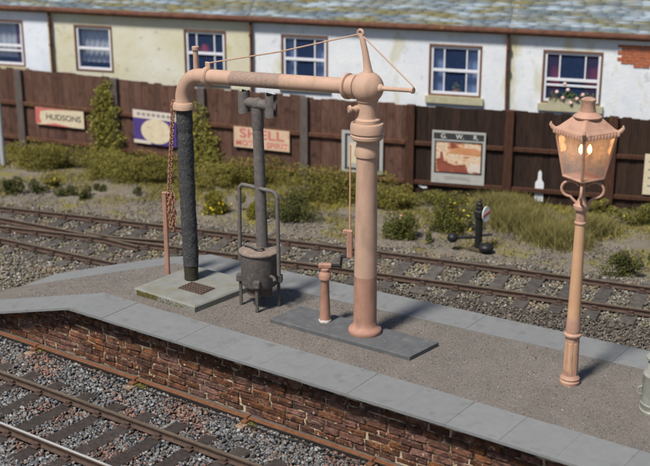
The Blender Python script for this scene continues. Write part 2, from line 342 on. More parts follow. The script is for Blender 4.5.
# ------------------------------------------------------------------ setting: ground
ZP = 0.95
mb = MB(); N = 120
xs = np.concatenate([[-150, -80, -40], np.linspace(-24, 14, N), [40, 80, 150]]); ys = np.concatenate([[-120, -60, -30], np.linspace(-12, 20, N), [45, 80, 150]])
def track_a_y(X):                               # centre line of the back track, a gentle curve
    return 5.383+.2343*X-.0031*X*X
def gz(x, y):
    if abs(x) > 24 or abs(y) > 20: return -.02
    q = .03*math.sin(x*1.7+y*.8)*math.sin(y*1.3-x*.4)+.018*math.sin(x*4.1+1)*math.sin(y*3.7)
    k = 1.0 if y > track_a_y(x)+1.4 else 0.0
    return -.02+q*k
V = [(x, y, gz(x, y)) for y in ys for x in xs]; nx = len(xs)
F = [(j*nx+i, j*nx+i+1, (j+1)*nx+i+1, (j+1)*nx+i) for j in range(len(ys)-1) for i in range(nx-1)]
tag(mb.add(V, F).build('ground', 'ground'), kind='structure')

# ------------------------------------------------------------------ platform
def rampz(X, Y=0): return ZP-.275*max(0.0, -4.42-X)
FO, FI = -1.79, -1.0
def back_in(X): return .99+.068*(X+.3) if X > -4.5 else .705-.20*(-4.5-X)-.03*(-4.5-X)**2
def back_out(X): return 1.62+.062*(X+1.0) if X > -4.5 else 1.403-.17*(-4.5-X)-.03*(-4.5-X)**2
XE = -7.75
pl = thing('platform', (0, 0, 0), 'grey gravel-topped station platform with stone edging and brick face', 'platform'); del pl['category']; del pl['label']; pl['kind'] = 'structure'
mb = MB(); xs_ = list(np.arange(XE, -4.5, .4))+[-4.42]+list(np.arange(-4, 8.1, 1.0))
for a, b in zip(xs_[:-1], xs_[1:]):
    mb.prism([(a, FI-.05), (b, FI-.05), (b, back_in(b)+.05), (a, back_in(a)+.05)], -.1, lambda x, y: rampz(x)-.012)
# joined strips share inner walls, only the tops show
mb.build('gravel_surface', 'gravel_top', pl, smooth=0)
edges = [-7.6, -6.95, -6.2, -5.4, -4.42]+[-4.42+.76*i for i in range(1, 17)]
for a, b in zip(edges[:-1], edges[1:]):
    g = .0006; e_ = random.uniform(-.003, .003); jj = lambda: random.uniform(-.005, .005); zt = lambda x, y: rampz(x)+e_; zb = lambda x, y: rampz(x)-.045
    MB().prism([(a+g, FO+jj()), (b-g, FO+jj()), (b-g, FI+jj()), (a+g, FI+jj())], zb, zt, ch=.003).build('coping_slab', 'coping', pl, smooth=0)
    a2, b2 = a+.2, b+.2
    MB().prism([(a2+g, back_in(a2)), (b2-g, back_in(b2)), (b2-g, back_out(b2)), (a2+g, back_out(a2))], zb, zt, ch=.003).build('coping_slab', 'coping', pl, smooth=0)
WY = -1.535                                      # brick face
mb = MB()
for a, b in zip(edges[:-1], edges[1:]): mb.prism([(a, WY+.014), (b, WY+.014), (b, -1.1), (a, -1.1)], -.1, lambda x, y: max(-.05, rampz(x)-.047))
mb.build('mortar_core', 'mortar', pl, smooth=0)
mb = MB()
for a, b in zip(edges[:-1], edges[1:]): mb.prism([(a+.2, back_in(a)+.2), (b+.2, back_in(b)+.2), (b+.2, back_out(b)-.12), (a+.2, back_out(a)-.12)], -.1, lambda x, y: max(-.05, rampz(x)-.047))
mb.build('rear_wall', 'brick', pl, smooth=0)
bricks = []
CH = .106
for r in range(9):
    z0 = .0+r*CH; x = -7.2+(.17 if r % 2 else 0)+random.uniform(-.04, .04)
    while x < 4.9:
        L = random.choice([.26, .33, .35, .37, .42]); h = CH-random.uniform(.010, .020); top = min(rampz(x), rampz(x+L))-.05
        hh = min(h, top-z0)
        if hh > .03: bricks.append((x, z0, L-random.uniform(.012, .034), hh))
        x += L
bricks.sort(key=lambda b: abs(b[0]+1.0)); far = bricks[300:]; bricks = bricks[:300]
for x, z, L, h in bricks:
    m = MB().box((0, 0, 0), (L, .10, h), ch=.014, jit=.0085)
    inst(m.mesh('brick', 'brick', 0), 'brick', (x+L/2, WY+.045+random.uniform(-.012, .010), z+h/2), pl, rot=(random.uniform(-.05, .05), random.uniform(-.02, .02), random.uniform(-.03, .03)))
mb = MB()
for x, z, L, h in far: mb.box((x+L/2, WY+.045, z+h/2), (L, .10, h), ch=.012, jit=.006)
if far: tag(mb.build('brick_field', 'brick', pl, smooth=0), kind='stuff')
mb = MB()
x = 4.95
for r in range(9):
    x = 4.95+(.1 if r % 2 else 0)
    while x < 7.6: mb.box((x+.165, WY+.045, .05+r*CH), (.32, .1, .085), ch=.012, jit=.005); x += .34
tag(mb.build('brick_field', 'brick', pl, smooth=0), kind='stuff')

# ------------------------------------------------------------------ railway track
RH = .105; RB = .045
def rail_mesh(path, mats=('rail', 'rail_top')):
    prof = [(-.055, 0), (.055, 0), (.055, .012), (.012, .028), (.012, .072), (.030, .080), (.030, .100), (.022, RH), (-.022, RH), (-.030, .100), (-.030, .080), (-.012, .072), (-.012, .028), (-.055, .012)]
    mb = MB(); k = len(prof); V = []; F = []; mi = []
    P = [np.array(p, float) for p in path]
    for i, p in enumerate(P):
        t = P[min(i+1, len(P)-1)]-P[max(i-1, 0)]; t /= np.linalg.norm(t); nrm = np.array([-t[1], t[0]])
        for u, z in prof: V.append((p[0]+nrm[0]*u, p[1]+nrm[1]*u, RB+z))
    o = len(mb.v)
    for i in range(len(P)-1):
        for j in range(k):
            j2 = (j+1) % k; mb.mi.append(1 if j == 7 else 0); mb.f.append((i*k+j, i*k+j2, (i+1)*k+j2, (i+1)*k+j)[::-1])
    mb.v += V; mb.f.append(tuple(range(k))); mb.mi.append(0); mb.f.append(tuple((len(P)-1)*k+j for j in range(k))[::-1]); mb.mi.append(0)
    return mb, mats
sl_mesh = MB().box((0, 0, 0), (.25, 2.05, .12), ch=.012).mesh('sleeper', 'sleeper', 0)
ch_m = MB(); ch_m.box((0, 0, .012), (.13, .26, .03), ch=.008); ch_m.box((0, .06, .045), (.09, .05, .05), ch=.012); ch_m.box((0, -.06, .045), (.09, .05, .05), ch=.012)
chair_mesh = ch_m.mesh('rail_chair', 'chair', 0)
# front track
GA = .58
t = thing('railway_track', (0, -3.45, 0), 'bright-railed track in front of the brick platform face', 'track')
for s, mt in ((-1, 'rail_top'), (1, 'rail_top_dull')):
    m, mats = rail_mesh([(-14, -3.45+s*GA), (9, -3.45+s*GA)], ('rail', mt)); m.build('rail', mats, t, smooth=0)
x = -13.5; fs = []
while x < 8.5:
    xx = x+random.uniform(-.02, .02); fs.append(xx)
    inst(sl_mesh, 'sleeper', (xx, -3.45+random.uniform(-.03, .03), RB-.062+random.uniform(-.006, .004)), t, random.uniform(-.02, .02))
    for s in (-1, 1): inst(chair_mesh, 'rail_chair', (xx, -3.45+s*GA, RB), t)
    x += .60
# back track with trap rails
slb_mesh = MB().box((0, 0, 0), (.25, 2.05, .12), ch=.012).mesh('sleeper', 'sleeper_dusty', 0)
t = thing('railway_track', (-2, 4.2, 0), 'rusty track with a short trap siding running behind the platform', 'track')
def tdir(X): d = np.array([.02, track_a_y(X+.01)-track_a_y(X-.01)]); return d/np.linalg.norm(d)
AX = np.arange(-19, 9.1, .5)
for s in (-1, 1):
    pts = []
    for X in AX:
        d = tdir(X); pts.append((X-d[1]*s*GA, track_a_y(X)+d[0]*s*GA))
    m, mats = rail_mesh(pts, ('rail', 'rail_top_dull')); m.build('rail', mats, t, smooth=0)
bs = []; x = -18.5
while x < 8.8:
    d = tdir(x); a = math.atan2(d[1], d[0]); bs.append((x, track_a_y(x), a))
    inst(slb_mesh, 'sleeper', (x, track_a_y(x), RB-.062+random.uniform(-.008, .004)), t, a+random.uniform(-.02, .02))
    for s in (-1, 1): inst(chair_mesh, 'rail_chair', (x-d[1]*s*GA, track_a_y(x)+d[0]*s*GA, RB), t, a)
    x += .62
trap_far = [at(x, y, .15)[:2] for x, y in ((0, 217), (52, 226.7), (100, 236.5), (138.6, 246))]
trap_near = [at(x, y, .15)[:2] for x, y in ((0, 237.3), (58, 250), (116, 262.5))]
def ext(P, d=3.0): v = P[0]-P[1]; return [P[0]+v/np.linalg.norm(v)*d]+P
for P in (ext(trap_far), ext(trap_near)):
    m, mats = rail_mesh(P, ('rail', 'rail_top_dull')); m.build('trap_rail', mats, t, smooth=0)
wing = [at(x, y, .15)[:2] for x, y in ((86, 231.5), (110, 236), (164, 239.8))]
m, mats = rail_mesh(wing, ('rail', 'rail_top_dull')); m.build('check_rail', mats, t, smooth=0)
for k in range(7):
    p = trap_near[0]+(trap_near[-1]-trap_near[0])*k/6.3; a = math.atan2(*(trap_near[-1]-trap_near[0])[::-1])
    m = MB().box((0, 0, 0), (.24, 1.0, .12), ch=.012)
    inst(m.mesh('sleeper', 'sleeper_dusty', 0), 'sleeper', (p[0]-.03, p[1]+.12, RB-.070), t, a)
    inst(chair_mesh, 'rail_chair', (p[0], p[1], RB), t, a)

# ------------------------------------------------------------------ ballast
tag(MB().add([(-16, -6.6, -.012), (9, -6.6, -.012), (9, -1.3, -.012), (-16, -1.3, -.012)], [(0, 1, 2, 3)]).build('ballast_bed', 'earth_ballast'), kind='structure')
bx_ = np.arange(-19, 9.1, 1.0); V = [(x, track_a_y(x)+o_, -.012) for x in bx_ for o_ in ((-2.2 if x > -4.6 else max(-5.2, -1.2-track_a_y(x))), 1.2)]
tag(MB().add(V, [(2*i, 2*i+2, 2*i+3, 2*i+1) for i in range(len(bx_)-1)]).build('ballast_bed', 'earth_bed_back'), kind='structure')
def in_sleeper_front(P):
    dx = np.min(np.abs(P[:, 0:1]-np.array(fs)[None]), axis=1); return (dx < .108) & (np.abs(P[:, 1]+3.45) < 1.0) & (rng.random(len(P)) < .97)
n = 62000
P = np.c_[rng.uniform(-8.8, 3.4, n), rng.uniform(-6.0, -1.80, n), rng.uniform(-.02, .035, n)]
P = P[~in_sleeper_front(P)]
P = P[~((np.abs(np.abs(P[:, 1]+3.45)-GA) < .06))]
stones('ballast', P, (.016, .036), [(.16, .168, .18), (.115, .122, .138), (.22, .228, .23), (.29, .29, .285), (.075, .08, .092), (.19, .17, .155), (.20, .19, .19), (.15, .125, .105)], 'blue-grey and pinkish ballast stones around the front track', 'ballast', [(.21, .125, .10), (.17, .10, .085), (.26, .165, .13)])
n = 60000
X = rng.uniform(-14, 5.5, n); off = rng.uniform(0, 1, n); off = np.where(X < -4.5, -4.4+5.65*off, -2.7+3.95*off)
ya = np.array([track_a_y(x) for x in X]); P = np.c_[X, ya+off, rng.uniform(-.02, .03, n)]
dx = np.min(np.abs(P[:, 0:1]-off[:, None]*(-.22)-np.array([b[0] for b in bs])[None]), axis=1)
P = P[~((dx < .115) & (np.abs(off) < 1.0) & (rng.random(len(P)) < .95))]
P = P[(P[:, 0] < XE) | (P[:, 1] > np.array([back_out(min(max(x, XE), 7)) for x in P[:, 0]])+.02)]
near = (P[:, 0] > -5.0) & (P[:, 1] < np.array([track_a_y(x) for x in P[:, 0]])-.95+rng.normal(size=len(P))*.08)
stones('earthy_gravel', P[near], (.012, .032), [(.13, .112, .094), (.10, .086, .072), (.16, .138, .118), (.08, .068, .058), (.19, .17, .15)], 'brown earthy gravel between the back track and the platform edge', 'gravel')
P = P[~near]
stones('ballast', P, (.016, .038), [(.20, .18, .15), (.15, .135, .11), (.25, .23, .20), (.18, .175, .105), (.33, .31, .28), (.11, .10, .088), (.17, .145, .12)], 'pale mixed ballast stones around the back track', 'ballast', [(.22, .165, .12), (.19, .16, .10), (.28, .20, .15), (.24, .22, .13)])

# ------------------------------------------------------------------ point rodding along the wall foot
t = thing('point_rodding', (-1, -1.8, 0), 'rust-orange point rodding on low stools at the foot of the brick wall', 'rodding')
for yy, zz in ((-1.775, .105), (-1.815, .10)):
    MB().tube([(x, yy+.006*math.sin(x*1.3), zz+.004*math.sin(x*2)) for x in np.arange(-9, 7, .5)], .016, 8).build('rod', 'rust', t)
for px, py in ((38, 350), (128, 388), (235, 430), (366, 470), (500, 520)):
    p = at(px, py, .02); q = MB(); q.box((p[0], -1.83, .055), (.10, .16, .06), ch=.01); q.box((p[0], -1.80, .10), (.05, .11, .07), ch=.008)
    q.build('rodding_stool', 'rust', t); MB().box((p[0], -1.90, .018), (.15, .26, .05), ch=.008, jit=.006).build('stool_pad', 'pad', t)
MB().tube([(x, -1.90+.02*math.sin(x*5), .035+.012*math.sin(x*9)) for x in np.arange(-9, 7, .12)], .014, 6).build('signal_wire', 'black_iron', t)

# ------------------------------------------------------------------ crane base plate, concrete base
pt = MB().prism([(-1.46, -.42), (1.02, -.38), (1.09, .30), (-1.40, .28)], ZP-.012, ZP+.055, ch=.008).build('base_plate', 'slate_plate', smooth=0)
tag(pt, 'long dark slate-grey base plate under the water crane column', 'base plate')
ct = thing('concrete_base', (-3.3, -.05, ZP-.012), 'square mossy concrete slab under the hanging hose', 'slab')
ZC = ZP+.095
mb = MB().prism([(-4.0, -.73), (-2.66, -.78), (-2.52, .66), (-3.95, .62)], ZP-.012, ZC, ch=.022); mb.build('slab', 'concrete', ct, smooth=0)
mb = MB()
for k in range(420):
    x = -3.93+random.choice([.45, .45, 1.2])*random.random()**1.3; fy_ = -.737-.037*(x+4)/1.34
    mb.lathe([(.002, -.006), (random.uniform(.006, .013), 0), (.002, .006)], (x, fy_-.002, ZP-.005+.08*random.random()**1.4), 5)
tag(mb.build('moss_patch', 'moss_edge', ct), kind='stuff')
gc = np.mean([at(x, y, ZC) for x, y in ((179.4, 288), (197, 294.4), (213.6, 288), (196, 284))], axis=0)
gr = MB(); gr.box((gc[0], gc[1], ZC+.004), (.50, .34, .012)); g_o = gr.build('drain_grate', 'grate', ct, smooth=0)
mb = MB()
for k in range(9): mb.box((gc[0]-.22+.055*k, gc[1], ZC+.016), (.022, .32, .014))
for k in range(5): mb.box((gc[0], gc[1]-.14+.07*k, ZC+.019), (.48, .016, .012))
mb.build('grate_bars', 'grate', g_o, smooth=0)

# ------------------------------------------------------------------ water crane
cr = thing('water_crane', (0, 0, ZP+.055), 'peach-pink water crane with tall round column, ball head and long arm', 'water crane')
B0 = ZP+.055
C0 = np.array([0., 0.])
zb = height_at((0, 0), 87.5)                    # ball centre
zs = height_at((0, 0), 275)
MB().lathe([(.245, B0), (.25, B0+.02), (.25, B0+.05), (.235, B0+.075), (.20, B0+.10), (.178, B0+.13), (.172, B0+.2), (.168, zs)], n=40).build('column_foot', 'pink', cr)
z1 = height_at((0, 0), 157); z2 = height_at((0, 0), 141); z3 = height_at((0, 0), 119)
MB().lathe([(.168, zs), (.150, z1), (.172, z1+.02), (.176, z1+.07), (.165, z1+.13), (.148, z1+.2), (.150, z2+.02)], n=40).build('column', 'peach', cr)
MB().lathe([(.15, z2), (.20, z2+.02), (.232, z2+.05), (.236, z2+.09), (.225, z2+.10), (.225, z2+.12), (.240, z2+.13), (.240, z2+.23), (.228, z2+.26), (.16, z2+.27), (.14, z3+.02)], n=40).build('swivel_collar', 'peach', cr)
MB().lathe([(.18, z3-.06), (.18, z3), (.145, z3+.02), (.138, z3+.05), (.138, zb-.21), (.155, zb-.19), (.155, zb-.12)], n=36).build('neck', 'peach', cr)
MB().sphere((0, 0, zb), .228, 36, 24).build('ball_head', 'peach', cr)
adir = np.array([-3.62, .19, 0]); AL = np.linalg.norm(adir); adir /= AL; slope = -.075
ad3 = np.array([adir[0], adir[1], slope]); ad3 /= np.linalg.norm(ad3)
side = np.array([-adir[1], adir[0], 0])
Bc = np.array([0, 0, zb])
def arm_p(d, up=0.0, sd_=0.0): return Bc+ad3*d+np.array([0, 0, up])+side*sd_
# valve knob on the neck
kd = -rgt*.92-fwd*np.array([1, 1, 0])*.3; kd /= np.linalg.norm(kd); kz = height_at((0, 0), 108)
kp = np.array([0, 0, kz])
mb = MB(); mb.tube([kp+kd*.1, kp+kd*.18, kp+kd*.19, kp+kd*.24, kp+kd*.25, kp+kd*.28], [.05, .05, .035, .035, .058, .05], 12); mb.build('valve_knob', 'peach', cr)
# arm
MB().tube([arm_p(.17), arm_p(.2), arm_p(.26), arm_p(.27), arm_p(.31), arm_p(.32), arm_p(.36)], [.17, .175, .175, .15, .15, .185, .185], 32).build('arm_flange', 'peach', cr)
MB().tube([arm_p(.34), arm_p(1.55)], [.112, .114], 28).build('arm_pipe', 'peach', cr)
MB().tube([arm_p(1.55), arm_p(2.55)], [.1145, .1145], 28).build('worn_arm_section', 'worn_grey', cr)
MB().tube([arm_p(2.55), arm_p(3.10)], [.114, .116], 28).build('arm_pipe', 'peach', cr)
MB().tube([arm_p(3.02), arm_p(3.04), arm_p(3.10), arm_p(3.12)], [.13, .155, .155, .13], 28).build('arm_collar', 'peach', cr)
end = arm_p(AL); e0 = arm_p(AL-.38); pts = []; rad = []
for k in range(15):
    a = math.pi/2*k/14; c_ = e0+np.array([0, 0, -.38]); pts.append(c_+ad3*.38*math.sin(a)+np.array([0, 0, .38*math.cos(a)])); rad.append(.118+.012*k/14)
pts = [arm_p(3.08)]+pts; rad = [.116]+rad
zm = pts[-1][2]; mouth = pts[-1]
pts += [mouth-np.array([0, 0, d]) for d in (.05, .06, .10, .16)]; rad += [.135, .155, .175, .175]
MB().tube(pts, rad, 28).build('elbow', 'peach', cr)
sp = arm_p(AL-.30)
MB().tube([sp+np.array([0, 0, d]) for d in (.08, .40, .41, .455, .46)], [.042, .040, .058, .058, .05], 14).build('vent_pipe', 'peach', cr)
mb = MB(); bp_ = arm_p(3.07); mb.box(bp_+np.array([0, 0, .17]), (.10, .04, .12), rz=math.atan2(adir[1], adir[0]), ch=.012); mb.build('tie_bracket', 'peach', cr); MB().box(bp_+np.array([0, 0, -.16]), (.08, .05, .07), rz=math.atan2(adir[1], adir[0]), ch=.01).build('drain_lug', 'peach', cr)
ht = Bc+np.array([0, 0, .735])+adir*.13
MB().tube([Bc+np.array([0, 0, .20]), Bc+np.array([0, 0, .24]), Bc+np.array([0, 0, .36])+adir*.02, Bc+np.array([0, 0, .50])+adir*.05, Bc+np.array([0, 0, .64])+adir*.09, ht], [.085, .065, .05, .045, .040, .034], 16).build('horn', 'peach', cr)
MB().tube([ht+.045*np.array([adir[0]*math.cos(a), adir[1]*math.cos(a), math.sin(a)])+np.array([0, 0, .01]) for a in np.linspace(0, 2*math.pi, 14)[:-1]], .020, 8, closed=True).build('horn_ring', 'peach', cr)
tip = Bc-ad3*.78
MB().tube([Bc-ad3*.18, Bc-ad3*.24, Bc-ad3*.27, Bc-ad3*.74, Bc-ad3*.745, tip], [.07, .06, .032, .030, .042, .042], 14).build('counter_rod', 'peach', cr)
MB().tube([ht, (ht+bp_+np.array([0, 0, .2]))/2-np.array([0, 0, .03]), bp_+np.array([0, 0, .21])], .011, 8).build('tie_rod', 'peach', cr)
MB().tube([ht, tip+np.array([0, 0, .05])], .010, 8).build('stay_wire', 'peach', cr)
# valve rod hanging beside the column
vp = -rgt*.235-fwd*np.array([1, 1, 0])*.02; zt_ = height_at(vp, 145); zr = height_at(vp, 230); zq = height_at(vp, 258)
MB().tube([vp+np.array([0, 0, zt_]), vp+np.array([0, 0, zr])], .012, 8).build('pull_rod', 'tan', cr)
mb = MB(); mb.box(vp+np.array([0, 0, (zr+zq)/2]), (.085, .07, zr-zq), rz=AZ-math.pi/2, ch=.015); mb.box(vp+np.array([0, 0, zr-.03])-rgt*.03, (.14, .05, .07), rz=AZ-math.pi/2, ch=.012); mb.build('pull_handle', 'pink', cr)
# hose
hz0, hz1 = mouth[2]-.15, ZC+.012; hb = at(191.5, 279, ZC)
pts = []; rad = []
for k in range(110):
    f_ = k/109; p = mouth*(1-f_)+np.array([hb[0], hb[1], 0])*f_; p = np.array([p[0], p[1], hz0+(hz1-hz0)*f_])
    p = p+rgt*.004*math.sin(f_*9+.6)
    pts.append(p); rad.append(.126+.002*math.sin(f_*31)+.002*math.sin(f_*67+2)-(.008 if .12 < f_ < .15 else 0))
hs = thing('canvas_hose', (hb[0], hb[1], ZC), 'black canvas water hose hanging from the crane arm to the slab', 'hose')
mb = MB(); mb.tube(pts[:-9], rad[:-9], 34); mb.v = [tuple(np.array(v)+rng.normal(size=3)*.0035) for v in mb.v]; mb.build('hose_sleeve', 'hose', hs, smooth=60)
MB().tube(pts[-10:], [r*.94 for r in rad[-10:]], 26).build('hose_mouth', 'hose_end', hs, smooth=60)
# chain post and chain
pb = at(168, 277, ZP)
ph = height_at(pb, 193)
po = thing('chain_post', (pb[0], pb[1], ZP-.012), 'thin pink post beside the black hose', 'post')
MB().box((pb[0], pb[1], (ZP-.012+ph)/2), (.075, .075, ph-ZP+.012), rz=.5, ch=.014).build('shaft', 'pink', po)
MB().box((pb[0], pb[1], ph+.006), (.085, .085, .02), rz=.5, ch=.006).build('cap', 'pink', po)
def link(mb, c, r, wd, a, tilt, wr=.0065):
    u = np.array([math.cos(a), math.sin(a), tilt]); u /= np.linalg.norm(u); P = []
    for q in np.linspace(0, 2*math.pi, 11)[:-1]: P.append(c+np.array([0, 0, 1])*r*math.sin(q)+u*wd*math.cos(q))
    mb.tube(P, wr, 5, closed=True)
mb = MB(); top = mouth+np.array([0, 0, -.06])-rgt*.165; bot = pb+rgt*.075; bot[2] = ph-.02
n = 34
for k in range(n):
    f_ = k/(n-1); c = top*(1-f_)+bot*f_; c = c-np.array([0, 0, .0]); link(mb, c, .038, .032, (k % 2)*1.1+.15, 0, .0105)
for q in range(6):
    for k in range(14): link(mb, bot+rgt*(-.02+.018*q+.015*math.sin(k))+fwd*random.uniform(-.03, .03)-np.array([0, 0, .02+.045*k*(1-.06*abs(q-3))]), .042, .028, random.uniform(0, 3), random.uniform(-.3, .3), .009)
tag(mb.build('chain', 'chain'), 'coppery chain from the crane spout, bunched on the thin post', 'chain')

# ------------------------------------------------------------------ fire devil stove
sb = at(260, 304.5, ZP); SX, SY = sb[0], sb[1]
st = thing('fire_devil', (SX, SY, ZP-.012), 'sooty grey brazier stove on legs with tall flue and T cowl', 'stove')
zl = height_at((SX, SY), 250); zbm = zl-.56
MB().lathe([(.20, zbm-.03), (.27, zbm), (.285, zbm+.05), (.292, zl-.06), (.30, zl-.05), (.30, zl-.03)], (SX, SY, 0), 36).build('body', 'stove', st)
lid = MB().lathe([(.31, zl-.03), (.318, zl-.02), (.318, zl), (.29, zl+.02), (.16, zl+.035), (.02, zl+.04)], (SX, SY, 0), 36).build('lid', 'stove_lid', st)
P = [np.array([SX-.23, SY-.06, zl+.03]), np.array([SX-.18, SY-.08, zl+.07]), np.array([SX-.05, SY-.11, zl+.075]), np.array([SX+.06, SY-.16, zl+.08]), np.array([SX+.13, SY-.13, zl+.08]), np.array([SX+.14, SY-.06, zl+.075]), np.array([SX+.06, SY-.04, zl+.05])]
MB().tube(P, .018, 8).build('lid_handle', 'stove', lid)
zc = height_at((SX+.02, SY+.06), 104)
MB().tube([(SX+.02, SY+.06, zl), (SX+.02, SY+.06, zl+.03), (SX+.02, SY+.06, zl+.05), (SX-.02, SY+.05, zc-.36)], [.115, .115, .092, .082], 22).build('flue', 'chimney', st)
fx, fy = SX-.02, SY+.05
MB().tube([(fx, fy, zc-.40), (fx, fy, zc-.36), (fx, fy, zc-.06)], [.082, .095, .09], 22).build('flue_joint', 'chimney', st)
cw = MB(); cw.tube([(fx-.23, fy, zc), (fx+.23, fy, zc)], .078, 20); cw.sphere((fx, fy, zc), .098, 18, 10); cw.build('cowl_arm', 'chimney', st)
for s in (-1, 1):
    mb = MB(); x0 = fx+s*.23; n = 18; V = []; F = []       # split tube, open towards the outside
    for z in (zc-.16, zc+.17):
        for r in (.092, .074):
            for i in range(n+1):
                a = (0 if s > 0 else math.pi)+R(32)+R(296)*i/n; V.append((x0+s*.03+r*math.cos(a), fy+r*math.sin(a), z+.015*math.cos(a*2)))
    m_ = n+1
    for i in range(n): F += [(i, i+1, 2*m_+i+1, 2*m_+i), (m_+i+1, m_+i, 3*m_+i, 3*m_+i+1), (2*m_+i, 2*m_+i+1, 3*m_+i+1, 3*m_+i), (i+1, i, m_+i, m_+i+1)]
    F += [(0, 2*m_, 3*m_, m_), (n, m_+n, 3*m_+n, 2*m_+n)]
    mb.add(V, F).build('cowl_tube', 'chimney', st)
zh = height_at((SX, SY), 188); hw = .385; P = [np.array([SX-hw, SY, zl-.20])]
for a in np.linspace(0, math.pi/2, 7): P.append(np.array([SX-hw+.10-.10*math.cos(a), SY+.02, zh-.10+.10*math.sin(a)]))
for a in np.linspace(math.pi/2, 0, 7): P.append(np.array([SX+hw-.10+.10*math.cos(a), SY-.02, zh-.10+.10*math.sin(a)]))
P.append(np.array([SX+hw, SY, zl-.34]))
MB().tube(P, .031, 12).build('hoop', 'chimney', st)
for a, dz in ((-150, 0), (-60, 0), (30, 0), (120, 0)):
    d = np.array([math.cos(R(a)), math.sin(R(a))]); mb = MB()
    mb.box((SX+d[0]*.30, SY+d[1]*.30, (ZP-.012+zbm+.12)/2), (.05, .05, zbm+.12-ZP+.012), rz=R(a), ch=.008)
    mb.box((SX+d[0]*.315, SY+d[1]*.315, zbm+.10), (.10, .11, .12), rz=R(a), ch=.015); mb.build('leg', 'stove', st)
MB().lathe([(.18, zbm-.16), (.20, zbm-.15), (.20, zbm-.02)], (SX, SY, 0), 24).build('ash_pan', 'grate', st)
mb = MB(); q = at(283, 280, 0); mb.tube([(SX+.26, SY-.06, zbm+.2), (SX+.36, SY-.09, zbm+.2), (SX+.40, SY-.12, zbm+.16)], [.03, .025, .03], 8); mb.build('damper_knob', 'stove', st)

# ------------------------------------------------------------------ valve pedestal with crank
vb = at(325, 321, ZP+.055); vx, vy = vb[0], vb[1]; zt = height_at(vb, 263)
vpd = thing('valve_pedestal', (vx, vy, ZP+.055), 'short pink tapered valve pedestal with crank beside the crane column', 'valve pedestal')
b_ = ZP+.055; H_ = zt-b_
MB().lathe([(.098, b_), (.098, b_+.03), (.085, b_+.05)], (vx, vy, 0), 22).build('foot_ring', 'chalky', vpd)
MB().lathe([(.092, b_+.03), (.082, b_+.10), (.062, b_+H_*.70), (.070, b_+H_*.72), (.092, b_+H_*.735), (.096, b_+H_*.80), (.080, b_+H_*.83), (.064, b_+H_*.86), (.070, b_+H_*.90), (.055, b_+H_*.92)], (vx, vy, 0), 24).build('shaft', 'pink', vpd)
mb = MB(); rz_ = AZ-math.pi/2
mb.box((vx, vy, b_+H_*.955), (.20, .085, .075), rz=rz_, ch=.015); mb.build('head', 'pink', vpd)
hp = np.array([vx, vy, b_+H_*.96])
mb = MB(); h1 = hp+rgt*.10; h2 = hp+rgt*.22+np.array([0, 0, -.01]); h3 = hp+rgt*.25+np.array([0, 0, .14])
mb.tube([h1, h2, h2+rgt*.02], .026, 10); mb.tube([h2+rgt*.01-np.array([0, 0, .03]), h3], .020, 8); mb.tube([h3-rgt*.01, h3+rgt*.08-fwd*.02], .024, 8); mb.build('crank', 'black_iron', vpd)

# ------------------------------------------------------------------ gas lamp
lb = at(569.5, 382, ZP); lx, ly = lb[0], lb[1]
lp = thing('gas_lamp', (lx, ly, ZP-.012), 'peach and tan gas lamp post with lit four-sided lantern', 'street lamp')
hz = lambda y: height_at(lb, y)
MB().lathe([(.135, ZP-.012), (.14, ZP+.03), (.125, ZP+.055), (.135, ZP+.075), (.118, ZP+.10), (.105, ZP+.12)], (lx, ly, 0), 28).build('foot', 'lamp_pink', lp)
za, zb_ = ZP+.11, hz(336)
mb = MB().lathe([(.105, za), (.103, za+.02), (.098, zb_-.02), (.10, zb_)], (lx, ly, 0), 8, phase=R(-60)); mb.build('plinth', 'lamp_pink', lp, smooth=20)
mb = MB()
for k in range(8):                               # raised panels on the plinth
    a = R(-60)+R(22.5)+k*R(45); rr = .098*math.cos(R(22.5))
    mb.box((lx+rr*math.cos(a), ly+rr*math.sin(a), (za+zb_)/2), (.012, .040, (zb_-za)*.72), rz=a, ch=.005)
mb.build('plinth_panels', 'tan', lp)
MB().lathe([(.10, zb_), (.118, zb_+.012), (.122, zb_+.035), (.112, zb_+.05), (.10, zb_+.06)], (lx, ly, 0), 28).build('ring', 'lamp_pink', lp)
zc_ = hz(318)
MB().lathe([(.098, zb_+.06), (.103, zb_+.10), (.092, zc_), (.090, zc_+.02)], (lx, ly, 0), 16).build('leaf_sleeve', 'lamp_pink', lp)
zd = hz(224); ze = hz(209)
MB().lathe([(.089, zc_+.02), (.067, zd)], (lx, ly, 0), 28).build('shaft', 'tan', lp)
MB().lathe([(.067, zd), (.080, zd+.012), (.080, zd+.03), (.067, zd+.04), (.066, ze-.02), (.10, ze), (.106, ze+.02), (.106, ze+.055), (.08, ze+.075), (.05, ze+.14), (.035, ze+.22)], (lx, ly, 0), 28).build('ladder_collar', 'lamp_pink', lp)
zf = hz(177); zg = hz(133); RB_, RT_ = .255, .385; PH = R(-70)
def corner(k, r, z): a = PH+k*math.pi/2; return np.array([lx+r*math.cos(a), ly+r*math.sin(a), z])
